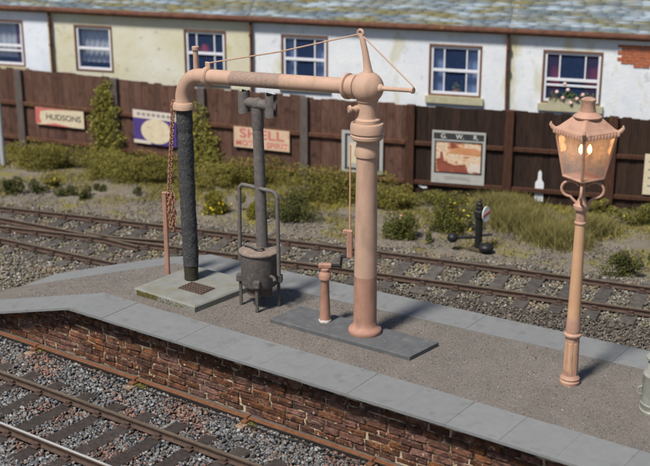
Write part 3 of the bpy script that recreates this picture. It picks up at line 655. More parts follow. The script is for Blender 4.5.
# scrolled frog under the lantern
mb = MB()
for k in range(4):
    a = PH+k*math.pi/2; d = np.array([math.cos(a), math.sin(a), 0]); z0 = ze+.08; P = []
    for q in np.linspace(0, 1, 14):
        ang = R(-90)+R(245)*q; P.append(np.array([lx, ly, 0])+d*(.155+.115*math.cos(ang)*(1 if ang > 0 else 1))+np.array([0, 0, (z0+zf)/2+.01+.105*math.sin(ang)]))
    P = [np.array([lx, ly, z0-.02])+d*.05]+P
    mb.tube(P, .019, 8)
mb.build('scroll_bracket', 'lamp_pink', lp)
mb = MB(); mb.tube([(lx, ly, ze+.18), (lx, ly, zf)], [.03, .045], 10); mb.build('gas_pipe', 'lamp_pink', lp)
mb = MB()
for k in range(4): mb.tube([corner(k, RB_, zf), corner(k+1, RB_, zf)], .022, 6)
mb.lathe([(RB_*.55, zf-.03), (RB_*.98, zf-.012), (RB_*.98, zf+.004)], (lx, ly, 0), 4, phase=PH); mb.build('lantern_base', 'lamp_pink', lp, smooth=0)
for k in range(4): MB().tube([corner(k, RB_, zf), corner(k, RT_, zg)], .018, 6).build('lantern_bar', 'lamp_pink', lp)
for k in range(4):
    a_, b_2, c_2, d_2 = corner(k, RB_*.985, zf), corner(k+1, RB_*.985, zf), corner(k+1, RT_*.985, zg), corner(k, RT_*.985, zg)
    nrm = np.cross(b_2-a_, d_2-a_); nrm /= np.linalg.norm(nrm); V = [a_, b_2, c_2, d_2, a_-nrm*.006, b_2-nrm*.006, c_2-nrm*.006, d_2-nrm*.006]
    MB().add(V, [(0, 1, 2, 3), (7, 6, 5, 4), (0, 4, 5, 1), (1, 5, 6, 2), (2, 6, 7, 3), (3, 7, 4, 0)]).build('lantern_pane', 'lampglass', lp, smooth=0)
zr_ = hz(116)
rf = MB().lathe([(RT_*1.0, zg-.005), (RT_*1.10, zg+.015), (RT_*1.09, zg+.045), (RT_*.92, zg+.075), (RT_*.46, zr_-.01), (RT_*.44, zr_+.01)], (lx, ly, 0), 4, phase=PH).build('lantern_roof', 'lamp_pink', lp, smooth=0)
mb = MB()
for k in range(4):
    A, B_ = corner(k, RT_*1.105, zg+.0), corner(k+1, RT_*1.105, zg+.0)
    for q in np.linspace(.06, .94, 11): p = A+(B_-A)*q; mb.lathe([(.020, -.012), (.024, .01), (.016, .035)], p, 7)
tag(mb.build('roof_crest', 'lamp_pink', rf), kind='stuff')
for k in range(4):
    a = PH+k*math.pi/2; d = np.array([math.cos(a), math.sin(a), 0]); p = corner(k, RT_*1.03, zg+.03)
    MB().tube([p, p+d*.035+np.array([0, 0, .025]), p+d*.06+np.array([0, 0, .06]), p+d*.055+np.array([0, 0, .095])], [.03, .03, .022, .010], 8).build('roof_ear', 'lamp_pink', rf)
zt1 = hz(100)
MB().lathe([(.175, zr_-.02), (.185, zr_+.0), (.13, zr_+.04), (.10, zr_+.06), (.085, zt1-.03), (.095, zt1-.01), (.095, zt1+.01), (.06, zt1+.03)], (lx, ly, 0), 20).build('chimney_cap', 'lamp_pink', lp)
zb3 = zf+(zg-zf)*.62
for s in (-1, 1):
    p = np.array([lx, ly, zb3])+rgt*.055*s
    MB().lathe([(.004, -.055), (.024, -.03), (.030, 0), (.022, .04), (.004, .07)], p, 14).build('gas_mantle', 'bulb', lp)
MB().tube([(lx, ly, zf), (lx, ly, zb3-.12), tuple(np.array([lx, ly, zb3-.06])+rgt*.055)], .010, 8).build('burner', 'lamp_pink', lp)
MB().tube([(lx, ly, zb3-.12), tuple(np.array([lx, ly, zb3-.06])-rgt*.055)], .010, 8).build('burner', 'lamp_pink', lp)
pl_ = bpy.data.lights.new('lamp_light', 'POINT'); pl_.energy = 1.6; pl_.color = (1, .5, .16); pl_.shadow_soft_size = .05
plo = bpy.data.objects.new('lamp_light', pl_); col.objects.link(plo); plo.parent = lp; plo.location = (0, 0, zb3-.0-(ZP-.012)+.11)

# ------------------------------------------------------------------ milk churn at the right edge
mbp = at(655.5, 410, ZP); cx_, cy_ = mbp[0], mbp[1]; b_ = ZP-.012
cn = thing('milk_churn', (cx_, cy_, b_), 'grey metal milk churn standing on the platform right of the gas lamp', 'churn')
MB().lathe([(.205, b_), (.212, b_+.02), (.212, b_+.04), (.20, b_+.05), (.200, b_+.10), (.206, b_+.11), (.206, b_+.13), (.198, b_+.14), (.190, b_+.50), (.196, b_+.51), (.196, b_+.53), (.188, b_+.54), (.15, b_+.66), (.135, b_+.70)], (cx_, cy_, 0), 32).build('body', 'churn', cn)
MB().lathe([(.125, b_+.68), (.125, b_+.735), (.17, b_+.74), (.175, b_+.765), (.15, b_+.79), (.05, b_+.80)], (cx_, cy_, 0), 28).build('lid', 'churn', cn)
for s in (-1, 1):
    p = np.array([cx_, cy_, b_+.30])+rgt*.20*s
    MB().tube([p+np.array([0, 0, -.06]), p+rgt*s*.05+np.array([0, 0, -.04]), p+rgt*s*.05+np.array([0, 0, .04]), p+np.array([0, 0, .06])], .012, 8).build('handle', 'churn', cn)

# ------------------------------------------------------------------ point lever
pbp = at(478, 250, 0); qx, qy = pbp[0], pbp[1]
pv = thing('point_lever', (qx, qy, -.02), 'black point lever with white red-barred disc beside the back track', 'point lever')
zt4 = height_at(pbp, 200)
MB().box((qx, qy, .02), (.34, .24, .07), ch=.015).build('base', 'bark', pv)
mb = MB(); mb.box((qx, qy, zt4*.46), (.13, .13, zt4*.86), ch=.03); mb.box((qx, qy, zt4*.72), (.19, .17, .20), ch=.04); mb.lathe([(.06, zt4*.88), (.065, zt4*.93), (.03, zt4*.96), (.045, zt4*.99), (.02, zt4*1.02)], (qx, qy, 0), 14); mb.build('stand', 'black_iron', pv)
df = -fwd*np.array([1, 1, 0]); df /= np.linalg.norm(df); dd = df*.75+rgt*.66; dd /= np.linalg.norm(dd); dz = height_at(pbp, 213); dc = np.array([qx, qy, dz])+dd*.10+rgt*.05
ax2 = np.array([-dd[1], dd[0], 0]); 
def disc(mb, c, r, t_, n=28, mi=0, rx=.75):
    V = []
    for s in (0, t_):
        for i in range(n): a = 2*math.pi*i/n; V.append(c+dd*s+ax2*r*rx*math.cos(a)+np.array([0, 0, r*1.1*math.sin(a)]))
    mb.add(V, [tuple(range(n-1, -1, -1)), tuple(n+i for i in range(n))]+[(i, (i+1) % n, n+(i+1) % n, n+i) for i in range(n)], mi)
mb = MB(); disc(mb, dc, .145, .02); d_o = mb.build('target_disc', 'white_enamel', pv, smooth=0)
mb = MB(); c = dc+dd*.024
V = [c+ax2*u+np.array([0, 0, z]) for u, z in ((-.105, -.065), (.105, .010), (.105, .065), (-.105, -.010))]
mb.add(V+[v-dd*.003 for v in V], [(0, 1, 2, 3), (7, 6, 5, 4), (0, 4, 5, 1), (1, 5, 6, 2), (2, 6, 7, 3), (3, 7, 4, 0)]); mb.build('red_bar', 'red_enamel', d_o, smooth=0)
bl = at(453, 240, .32); zz = .33
bl = np.array([qx, qy, 0])-rgt*.52; 
mb = MB(); mb.tube([(qx, qy, .28), (bl[0], bl[1], .26)], [.035, .03], 10); mb.build('lever_arm', 'black_iron', pv)
MB().sphere((bl[0], bl[1], .26), .11, 18, 12, (1, 1, .9)).build('ball_weight', 'black_iron', pv)
mb = MB(); c = np.array([qx, qy, 0])+rgt*.14+df*.14; mb.sphere((c[0], c[1], .10), .155, 18, 10, (1, 1, .6)); mb.tube([(c[0], c[1], .08), (qx, qy, .2)], .03, 8); mb.build('foot_weight', 'black_iron', pv)
MB().tube([(qx, qy, .30), tuple(np.array([qx, qy, .33])+rgt*.27)], .025, 8).build('pull_bar', 'black_iron', pv)

# ------------------------------------------------------------------ fences
HF = 2.1
FP = [np.array(p) for p in ((-23.4, 5.05), (-20.7, 5.70), (-18.0, 6.35), (-15.35, 7.00), (-12.55, 7.62), (-10.05, 8.02), (-7.43, 8.62), (-5.0, 9.36), (-2.9, 10.14), (-.8, 10.92), (1.6, 11.85), (4.0, 12.78))]
def fence(name, pts, label, plank_mat, post_mat, tops):
    root = thing(name, (*pts[0], -.02), label, 'fence')
    for i, p in enumerate(pts):
        if i == len(pts)-1 and name == 'fence' and tops == 'red': continue
        d = pts[min(i+1, len(pts)-1)]-pts[max(i-1, 0)]; a = math.atan2(d[1], d[0]); f_ = np.array([math.sin(a), -math.cos(a)])
        MB().box((p[0]+f_[0]*.05, p[1]+f_[1]*.05, HF/2-.05), (.20, .13, HF+.10), rz=a, ch=.012, jit=.004).build('post', post_mat, root, smooth=0)
    for i in range(len(pts)-1):
        A, B_ = pts[i], pts[i+1]; d = B_-A; L = np.linalg.norm(d); d /= L; a = math.atan2(d[1], d[0]); f_ = np.array([d[1], -d[0]])
        for z, h in ((1.22, .10), (.30, .10)):
            p = (A+B_)/2+f_*.055
            MB().box((p[0], p[1], z), (L-.21, .07, h), rz=a, ch=.012).build('rail', 'rail_wood' if tops == 'red' else 'post_brown', root, smooth=0)
        k = int(round(L/.19)); wd = L/k; dh = random.uniform(-.03, .03)
        for j in range(k):
            p = A+d*(wd*(j+.5)); h = HF-.02+dh+random.uniform(-.03, .02)
            pm = plank_mat[i] if isinstance(plank_mat, list) else plank_mat
            q_ = f_*(.009*(j % 2)+random.uniform(0, .004)); o = MB().box((p[0]+q_[0], p[1]+q_[1], h/2-.03), (wd+.010, .026, h+.06), rz=a, ch=.003, jit=.001).build('plank', pm, root, smooth=0)
    return root
fa = fence('fence', FP[:8], 'reddish-brown board fence on grey posts left of the poster board', ['fence_red']*7, 'post_grey', 'red')
fb = fence('fence', FP[7:], 'dark brown board fence behind the lamp with rust-brown posts', ['fence_dark', 'fence_dark', 'fence_brown', 'fence_brown'], 'post_brown', 'dark')
def panel(i):
    A, B_ = FP[i+2], FP[i+3]; d = (B_-A)/np.linalg.norm(B_-A); return A, d, np.array([d[1], -d[0], 0])
def on_fence(px, py, i, out=.03):
    A, d, n_ = panel(i); p = on_plane(px, py, (A[0]+n_[0]*out, A[1]+n_[1]*out, 0), n_); return p
# white pointed paling in a gap of the dark fence
A, d, n_ = panel(6)
p0 = on_fence(538, 210, 6, .03); pz = height_at(p0, 170)
a = math.atan2(d[1], d[0]); mb = MB(); d3 = np.array([d[0], d[1], 0]); hw = .095
V = []
for o_ in (0.006, .018):
    for u, z in ((-hw, .05), (hw, .05), (hw, pz-.30), (hw*.45, pz-.22), (hw*.4, pz-.06), (0, pz), (-hw*.4, pz-.06), (-hw*.45, pz-.22), (-hw, pz-.30)): V.append(np.array([p0[0], p0[1], 0])+d3*u+np.array([n_[0]*o_, n_[1]*o_, z])-n_*.012)
k = 9; mb.add(V, [tuple(range(k-1, -1, -1)), tuple(k+i for i in range(k))]+[(i, (i+1) % k, k+(i+1) % k, k+i) for i in range(k)])
o = mb.build('white_paling', 'white_wood', fb, smooth=0); o['label'] = 'white pointed paling set between the dark boards'
# ------------------------------------------------------------------ signs on the fence
class Sign:
    def __init__(s, name, i, TL, BR, label, cat, m, out=.075, thick=.02):
        s.A, s.d, s.n = panel(i); s.out = out+thick
        tl, br = on_fence(*TL, i, s.out), on_fence(*BR, i, s.out); s.d3 = np.array([s.d[0], s.d[1], 0])
        s.c = (tl+br)/2; s.w = abs(np.dot(br-tl, s.d3)); s.h = tl[2]-br[2]
        s.root = thing(name, s.c-np.array([0, 0, s.h/2]), label, cat)
        s.rect(-s.w/2, s.w/2, -s.h/2, s.h/2, -thick, 0, m, 'board')
    def P(s, u, v, o): return s.c+s.d3*u+np.array([0, 0, v])+s.n*o
    def poly(s, pts, o0, o1, m, name):
        k = len(pts); V = [s.P(u, v, o0) for u, v in pts]+[s.P(u, v, o1) for u, v in pts]
        return MB().add(V, [tuple(range(k-1, -1, -1)), tuple(k+i for i in range(k))]+[(i, (i+1) % k, k+(i+1) % k, k+i) for i in range(k)]).build(name, m, s.root, smooth=0)
    def rect(s, u0, u1, v0, v1, o0, o1, m, name): return s.poly([(u0, v0), (u1, v0), (u1, v1), (u0, v1)], o0, o1, m, name)
    def text(s, txt, u, v, size, m, width=None, o=.003):
        cu = bpy.data.curves.new('lettering', 'FONT'); cu.body = txt; cu.size = size; cu.align_x = 'CENTER'; cu.align_y = 'CENTER'; cu.offset = size*.012
        tmp = bpy.data.objects.new('tmp', cu); col.objects.link(tmp); bpy.context.view_layer.update()
        me = bpy.data.meshes.new_from_object(tmp.evaluated_get(bpy.context.evaluated_depsgraph_get())); bpy.data.objects.remove(tmp)
        xs = [q.co.x for q in me.vertices]; k = (width/(max(xs)-min(xs))) if width else 1
        L = np.array(s.root.location)
        for q in me.vertices: q.co = Vector(s.P(u+q.co.x*k, v+q.co.y, o)-L)
        me.materials.clear(); me.materials.append(M[m]); ob = bpy.data.objects.new('lettering', me); col.objects.link(ob); ob.parent = s.root
s = Sign('enamel_sign', 1, (35, 107), (84.3, 129), 'small cream and red enamel sign lettered HUDSONS', 'sign', 'cream_sign')
s.poly([(-s.w/2, s.h*.5), (-s.w/2, -s.h*.5), (-s.w*.38, -s.h*.36), (-s.w*.42, -s.h*.1), (-s.w*.40, s.h*.3), (-s.w*.2, s.h*.42), (s.w*.3, s.h*.5)], 0, .003, 'letter_red', 'red_flash')
s.poly([(-s.w*.4, -s.h*.5), (s.w*.25, -s.h*.5), (-s.w*.1, -s.h*.36)], 0, .003, 'letter_red', 'red_flash')
s.text('HUDSONS', s.w*.08, 0, s.h*.48, 'letter_black', s.w*.72)
s = Sign('enamel_sign', 2, (132.6, 109), (177, 147.7), 'purple and cream enamel sign with pale oval behind the chain', 'sign', 'purple')
s.rect(-s.w/2, s.w/2, s.h*.26, s.h/2, 0, .003, 'poster_pale', 'pale_band')
for k in range(7): s.rect(s.w*(-.40+.115*k), s.w*(-.325+.115*k), s.h*.34, s.h*.43, 0, .005, 'letter_grey', 'faded_letter')
s.poly([(s.w*.04+s.w*.36*math.cos(a), -s.h*.10+s.h*.37*math.sin(a)) for a in np.linspace(0, 2*math.pi, 33)[:-1]], 0, .006, 'cream_sign', 'oval')
s.rect(-s.w/2, -s.w*.1, -s.h/2, -s.h*.40, 0, .0025, 'poster_pale', 'pale_corner')
s = Sign('enamel_sign', 3, (233.7, 126), (289.5, 152.3), 'faded salmon sign lettered SHELL MOTOR SPIRIT behind the stove flue', 'sign', 'pink_sign')
s.text('SHELL', 0, s.h*.18, s.h*.62, 'letter_red', s.w*.80); s.text('MOTOR SPIRIT', 0, -s.h*.29, s.h*.38, 'letter_red', s.w*.94)
s = Sign('framed_notice', 4, (341.7, 130), (382.5, 175), 'grey framed notice half hidden behind the crane column', 'notice', 'grey_sign')
s.rect(-s.w*.42, s.w*.42, -s.h*.43, s.h*.43, 0, .004, 'letter_black', 'border'); s.rect(-s.w*.36, s.w*.36, -s.h*.38, s.h*.38, 0, .007, 'grey_sign', 'mount'); s.rect(-s.w*.30, s.w*.30, -s.h*.28, s.h*.22, 0, .010, 'cream_sign', 'sheet')
s = Sign('travel_poster', 5, (432.4, 130), (483.8, 185.8), 'framed railway poster headed G.W.R. with coastal picture', 'poster', 'grey_sign')
s.rect(-s.w*.47, s.w*.47, s.h*.34, s.h*.46, 0, .003, 'poster_dark', 'title_band'); 
for u, t_ in ((-.28, 'G.'), (.02, 'W.'), (.32, 'R.')): s.text(t_, s.w*u, s.h*.40, s.h*.12, 'letter_white', None, .006)
s.rect(-s.w*.45, s.w*.45, -s.h*.31, s.h*.31, 0, .002, 'poster_dark', 'picture_border')
s.rect(-s.w*.42, s.w*.42, -s.h*.28, s.h*.28, 0, .004, 'print', 'picture')
s.poly([(-s.w*.22, s.h*.08), (s.w*.42, s.h*.05), (s.w*.42, s.h*.16), (s.w*.30, s.h*.19), (s.w*.05, s.h*.20), (-s.w*.12, s.h*.15)], 0, .006, 'poster_orange', 'hill')
s.poly([(-s.w*.42, -s.h*.04), (-s.w*.36, -s.h*.28), (s.w*.20, -s.h*.28), (s.w*.14, -s.h*.12), (-s.w*.08, -s.h*.14), (-s.w*.26, -s.h*.08), (-s.w*.30, s.h*.10), (-s.w*.34, s.h*.10), (-s.w*.34, -s.h*.02)], 0, .0065, 'poster_brown', 'rocks')
s.poly([(s.w*.16, -s.h*.24), (s.w*.42, -s.h*.26), (s.w*.42, -s.h*.12), (s.w*.24, -s.h*.10)], 0, .0062, 'poster_pale', 'sand')
s.text('CORNWALL', 0, -s.h*.40, s.h*.09, 'letter_grey', s.w*.5)
s = Sign('paper_notice', 7, (645.4, 154), (668, 196), 'pale notice at the right end of the dark fence', 'notice', 'cream_sign')
for k in range(4): s.text('NOTICE' if k == 0 else '', 0, s.h*(.34-.2*k), s.h*.12, 'letter_grey', None) if False else s.rect(-s.w*.34, s.w*.3, s.h*(.30-.2*k), s.h*(.34-.2*k), 0, .003, 'letter_grey', 'print_line')
# torn scrap on the fence
s_ = on_fence(422.5, 187.5, 5, .05); A, d, n_ = panel(5); d3 = np.array([d[0], d[1], 0])
V = [s_+d3*u+np.array([0, 0, z])+n_*o_ for o_ in (0, .006) for u, z in ((-.12, .09), (-.09, .03), (.02, -.02), (.11, .0), (.10, .045), (.0, .04), (-.07, .11))]
k = 7; sc_o = MB().add(V, [tuple(range(k-1, -1, -1)), tuple(k+i for i in range(k))]+[(i, (i+1) % k, k+(i+1) % k, k+i) for i in range(k)]).build('paper_scrap', 'white_wood', smooth=0)
tag(sc_o, 'torn white scrap stuck to the fence below the poster', 'scrap')
# grey pole at the left edge
gp = at(3.5, 164, 0); gh = height_at(gp, 68)
po = thing('grey_post', (gp[0], gp[1], -.02), 'slim pale grey post in front of the fence at the left edge', 'post')
MB().tube([(gp[0], gp[1], -.02), (gp[0], gp[1], gh)], [.068, .058], 16).build('shaft', 'galv', po)
MB().lathe([(.075, gh-.02), (.078, gh+.01), (.05, gh+.05)], (gp[0], gp[1], 0), 16).build('cap', 'white_wood', po)

# ------------------------------------------------------------------ cottages
HE = 3.55
H0, H1 = np.array([-16.16, 7.2]), np.array([-.76, 12.5]); hd = (H1-H0)/np.linalg.norm(H1-H0); hn = np.array([hd[1], -hd[0]]); HN3 = np.array([*hn, 0]); HD3 = np.array([*hd, 0])
def house_uv(px, py, out=0.0):
    p = on_plane(px, py, (H0[0]+hn[0]*out, H0[1]+hn[1]*out, 0), HN3); return np.dot(p[:2]-H0, hd), p[2]
def HP(u, v, o): return np.array([H0[0]+hd[0]*u+hn[0]*o, H0[1]+hd[1]*u+hn[1]*o, v])
def hbox(mb, u0, u1, v0, v1, o0, o1, mi=0):
    V = [HP(u, v, o) for o in (o0, o1) for u, v in ((u0, v0), (u1, v0), (u1, v1), (u0, v1))]
    mb.add(V, [(3, 2, 1, 0), (4, 5, 6, 7), (0, 1, 5, 4), (1, 2, 6, 5), (2, 3, 7, 6), (3, 0, 4, 7)], mi); return mb
def cottage(u0, u1, wall_m, wins, label, pipe=None, patch=None):
    root = thing('cottage', HP((u0+u1)/2, -.02, -1.5), label, 'cottage')
    uv = []
    for wn in wins: 
        a = house_uv(*wn['TL']); b = house_uv(*wn['BR']); uv.append((a[0], b[0], b[1], a[1]))
    mb = MB(); cur = u0
    for (a, b, v0, v1) in sorted(uv):
        hbox(mb, cur, a, -.02, HE, -.35, 0); hbox(mb, a, b, -.02, v0, -.35, 0); hbox(mb, a, b, v1, HE, -.35, 0); cur = b
    hbox(mb, cur, u1, -.02, HE, -.35, 0)
    hbox(mb, u0, u1, -.02, HE, -3.2, -3.0); hbox(mb, u0, u0+.2, -.02, HE, -3.0, -.35); hbox(mb, u1-.2, u1, -.02, HE, -3.0, -.35)
    mb.build('wall', wall_m, root, smooth=0)
    for wn, (a, b, v0, v1) in zip(wins, uv):
        f = .045; mb = MB()
        hbox(mb, a, a+f, v0, v1, -.12, .012); hbox(mb, b-f, b, v0, v1, -.12, .012); hbox(mb, a+f, b-f, v1-f, v1, -.12, .012); hbox(mb, a+f, b-f, v0, v0+f*.8, -.12, .012)
        wo = mb.build('window', 'win_frame', root, smooth=0)
        A, B_, C, D = a+f+.003, b-f-.003, v0+f*.8+.003, v1-f-.003; s_ = .052; mid = (C+D)/2-(.0 if wn.get('kind') != 'open' else .06)
        mb = MB(); hbox(mb, A, A+s_, C, D, -.10, -.02); hbox(mb, B_-s_, B_, C, D, -.10, -.02); hbox(mb, A+s_, B_-s_, D-s_, D, -.10, -.02); hbox(mb, A+s_, B_-s_, C, C+s_, -.10, -.02); hbox(mb, A+s_, B_-s_, mid-.028, mid+.028, -.10, -.015)
        if wn.get('kind') == 'open': hbox(mb, A+s_, B_-s_, mid-.15, mid-.11, -.10, -.025)
        W_ = B_-A; bars = [A+W_*.27, A+W_*.73] if wn.get('bars', True) else []
        for x in bars:
            hbox(mb, x-.015, x+.015, mid+.028, D-s_, -.085, -.035)
            if wn.get('kind') != 'open': hbox(mb, x-.015, x+.015, C+s_, mid-.028, -.085, -.035)
        mb.build('sash', 'sash', wo, smooth=0)
        xs2 = [A+s_]+bars+[B_-s_]
        for v_0, v_1 in ((C+s_, mid-.028), (mid+.028, D-s_)):
            cells = list(zip(xs2[:-1], xs2[1:]))
            if v_0 < mid-.05 and wn.get('kind') == 'open': cells = [(A+s_, B_-s_)]
            for x0, x1 in cells: hbox(MB(), x0+.001, x1-.001, v_0+.001, v_1-.001, -.066, -.060).build('pane', 'pane', wo, smooth=0)
        hbox(MB(), a-.05, b+.05, v0-.3, v1+.05, -.95, -.93).build('room_back', 'room', wo, smooth=0)
        for side_, cm in wn.get('curtains', []):
            mb = MB(); c0, c1 = {'L': (A+.03, A+W_*.27), 'R': (B_-W_*.27, B_-.03), 'F': (A+.03, B_-.03)}[side_]
            k = 24; V = []; lo = C+.02 if side_ != 'F' else C+.16
            for j in range(k+1):
                u = c0+(c1-c0)*j/k; o_ = -.22+.025*math.sin(j*1.6)
                V += [HP(u, lo, o_), HP(u, D-.0, o_*.95-.01)]
            mb.add(V, [(2*j, 2*j+2, 2*j+3, 2*j+1) for j in range(k)]); mb.build('curtain', cm, wo, smooth=60)
        if wn.get('sill', True): hbox(MB(), a-.06, b+.07, v0-.17, v0-.004, -.03, .07).build('sill', 'sill', wo, smooth=0)
    # gutter and fascia
    gm = MB(); hbox(gm, u0+.002, u1-.002, HE-.02, HE+.10, .002, .07); gm.tube([HP(u0+.003, HE+.05, .12), HP((u0+u1)/2, HE+.04, .12), HP(u1-.003, HE+.05, .12)], .078, 10); gm.build('gutter', 'gutter', root, smooth=40)
    # roof deck and slates
    pitch = R(36); cp, sp_ = math.cos(pitch), math.sin(pitch); RD = 2.1
    rm = MB(); V = [HP(u, HE+.08+sp_*t_, .10-cp*t_) for t_ in (0, RD) for u in (u0, u1)]; V += [v-np.array([0, 0, .06]) for v in V]
    rm.add(V, [(0, 1, 3, 2), (6, 7, 5, 4), (0, 4, 5, 1), (1, 5, 7, 3), (3, 7, 6, 2), (2, 6, 4, 0)])
    V = [HP(u, HE+.08+sp_*t_, .10-cp*RD-cp*(RD-t_)) for t_ in (RD, 0) for u in (u0, u1)]; V += [v-np.array([0, 0, .06]) for v in V]
    rm.add(V, [(0, 1, 3, 2), (6, 7, 5, 4), (0, 4, 5, 1), (1, 5, 7, 3), (3, 7, 6, 2), (2, 6, 4, 0)])
    ro = rm.build('roof', 'letter_grey', root, smooth=0)
    sv = []; sf = []; tc = []; rows = int(RD/.085)
    cols_ = [(.13, .17, .22), (.15, .195, .24), (.175, .215, .25), (.15, .17, .165), (.165, .175, .15), (.18, .21, .22), (.125, .165, .21)]
    for r in range(rows):
        x = u0+(.11 if r % 2 else 0); t0 = r*.085; rc = cols_[random.randrange(7)]
        while x < u1-.02:
            x1 = min(x+random.choice([.30, .38, .45]), u1); j = random.uniform(-.004, .004); lift = random.uniform(.008, .010); o = len(sv)
            for t_, up in ((t0-.012+j, lift), (t0+.115, .004)):
                for u in (x+.004, x1-.004):
                    for dz in (0, -.009): sv.append(HP(u, HE+.08+sp_*t_+cp*(up+dz), .10-cp*t_+sp_*(up+dz)))
            sf += [(o, o+2, o+6, o+4), (o, o+1, o+3, o+2), (o+2, o+3, o+7, o+6), (o, o+4, o+5, o+1)]
            c = np.array(random.choice([rc, rc]))*random.uniform(.96, 1.04); tc += [c]*8; x = x1
    V = np.array(sv)-root_loc(ro); so_ = bpy.data.objects.new('slates', fast_mesh('slates', V, np.array(sf), np.array(tc), 'slate')); col.objects.link(so_); so_.parent = ro; tag(so_, kind='stuff')
    if pipe:
        ua, va = house_uv(*pipe[0], .1); ub, vb_ = house_uv(*pipe[1], .1)
        P = [HP(ua, HE+.02, .11), HP(ua, HE-.12, .08), HP(ua, HE-.9, .08), HP(ub, .0, .08)]
        mb = MB(); mb.tube(P, .038, 10)
        for v in (HE-.35, HE-.85, 1.5): mb.tube([HP(ua+(ub-ua)*.3, v-.03, .08), HP(ua+(ub-ua)*.3, v+.03, .08)], .052, 10)
        mb.build('downpipe', 'gutter', root)
    if patch:
        mb = MB(); u, _ = house_uv(*patch[0]); r = 0; v = HE-.15
        while r < 8:
            lo = u+.02+(.09 if r % 2 else 0)+(.0 if r < 2 else 0); x = lo
            while x < u1:
                d = x-u
                lim = HE-.52-.08*math.sin(d*3.2) if d < .8 else HE-.40+.08*math.sin(d*3)
                if v > lim: hbox(mb, x, min(x+.17, u1), v-.062, v, .001, .016+random.uniform(0, .008))
                x += .182
            v -= .072; r += 1
        o = mb.build('exposed_brick', 'exposed', root, smooth=0); tag(o, 'patch of orange brick where the render has fallen off', kind='stuff')
    return root, uv
ub0 = house_uv(48, 40)[0]; ub1 = house_uv(250.5, 50)[0]; ub2 = house_uv(508.5, 60)[0]
cottage(ub0-9.5, ub0, 'render_blue', [dict(TL=(-16, 18.5), BR=(26, 67), curtains=[('R', 'curtain_red'), ('F', 'curtain_net')], kind='open', bars=False)], 'bluish-white cottage behind the far left end of the fence', ((49, 20), (52, 66)))
cottage(ub0, ub1, 'render_cream', [dict(TL=(73.5, 24.5), BR=(114, 72.5), curtains=[('F', 'curtain_net')], bars=False, sill=False), dict(TL=(183.5, 29), BR=(227, 78), curtains=[])], 'cream-green cottage behind the crane spout', ((250.5, 26), (250.5, 80)))
cottage(ub1, ub2, 'render_white', [dict(TL=(281, 34), BR=(328, 85), curtains=[('L', 'curtain_blue'), ('R', 'curtain_blue')]), dict(TL=(429.5, 43.5), BR=(480.5, 98), curtains=[('L', 'curtain_blue'), ('R', 'curtain_blue')])], 'white cottage behind the crane ball with two blue-curtained windows', ((508.5, 38), (508.5, 100)))
u_, v_ = house_uv(205.5, 49, -.3)
ro_ = thing('red_lampshade', HP(u_, v_-.22, -.3), 'dim red lampshade inside the window behind the crane spout', 'lampshade')
MB().lathe([(.03, v_-.22), (.03, v_-.12), (.15, v_-.10), (.11, v_+.14)], (*HP(u_, 0, -.3)[:2], 0), 16).build('shade', 'curtain_red', ro_)
ru, ruv = cottage(ub2, ub2+6.5, 'render_white', [dict(TL=(543.5, 49.5), BR=(600, 106), curtains=[('L', 'curtain_red'), ('R', 'curtain_red')], kind='open')], 'white cottage behind the lamp with patch of bare orange brick', None, ((617, 50),))
# flower box on the right-hand cottage's sill
a, b, v0, v1 = ruv[0]
fbx = thing('flower_box', HP((a+b)/2, v0, .05), 'small window box of pink flowers on the right cottage sill', 'flower box')
hbox(MB(), a+.18, b-.10, v0+.0, v0+.12, .015, .065).build('trough', 'sill', fbx, smooth=0)
def leaves(name, P, size, cols, parent=None, flat=.0):
    n = len(P); q = np.array([(-1, 0, 0), (0, -.55, 0), (1, 0, 0), (0, .55, 0)])*.5
    V = q[None]*rng.uniform(size[0], size[1], (n, 1, 1)); V = np.einsum('nij,nkj->nki', rotmats(n), V)+P[:, None, :]
    F = np.arange(4*n).reshape(n, 4); C = np.array(cols)[rng.integers(0, len(cols), n)]*rng.uniform(.7, 1.3, (n, 1))
    V = V.reshape(-1, 3)-root_loc(parent)
    o = bpy.data.objects.new(name, fast_mesh(name, V, F, np.repeat(C, 4, axis=0), 'leaf')); col.objects.link(o)
    if parent is not None: o.parent = parent
    return o
def pts_box(n): return np.array([HP(a+.2+(b-a-.34)*random.random(), v0+.10+.20*random.random()**1.5, .02+.09*random.random()) for _ in range(n)])
leaves('foliage', pts_box(260), (.04, .07), [(.12, .18, .03), (.22, .24, .04), (.08, .12, .03)], fbx)
mb = MB()
for px, py in ((557, 92), (563, 98), (568, 90), (571, 103), (577, 99), (583, 95), (565, 84), (585, 102)):
    u, v = house_uv(px, py, .08); mb.sphere(HP(u, v, .09), .045, 9, 6)
M['petal'] = mat('pink petal', (.62, .36, .36), (.72, .52, .5), 15, .8); mb.build('blossoms', 'petal', fbx)
# potted flowers on the white cottage sill
u, v = house_uv(456, 93, -.15); fp = thing('flower_pot', HP(u, v-.06, -.16), 'small flower pot inside the window behind the poster', 'flower pot')
MB().lathe([(.05, 0), (.07, .11), (.078, .11), (.078, .14)], HP(u, v-.06, -.16), 16).build('pot', 'terracotta', fp)
leaves('foliage', np.array([HP(u, v+.16, -.16)])+rng.normal(size=(90, 3))*np.array([.06, .03, .06]), (.04, .06), [(.25, .24, .04), (.1, .17, .04)], fp)

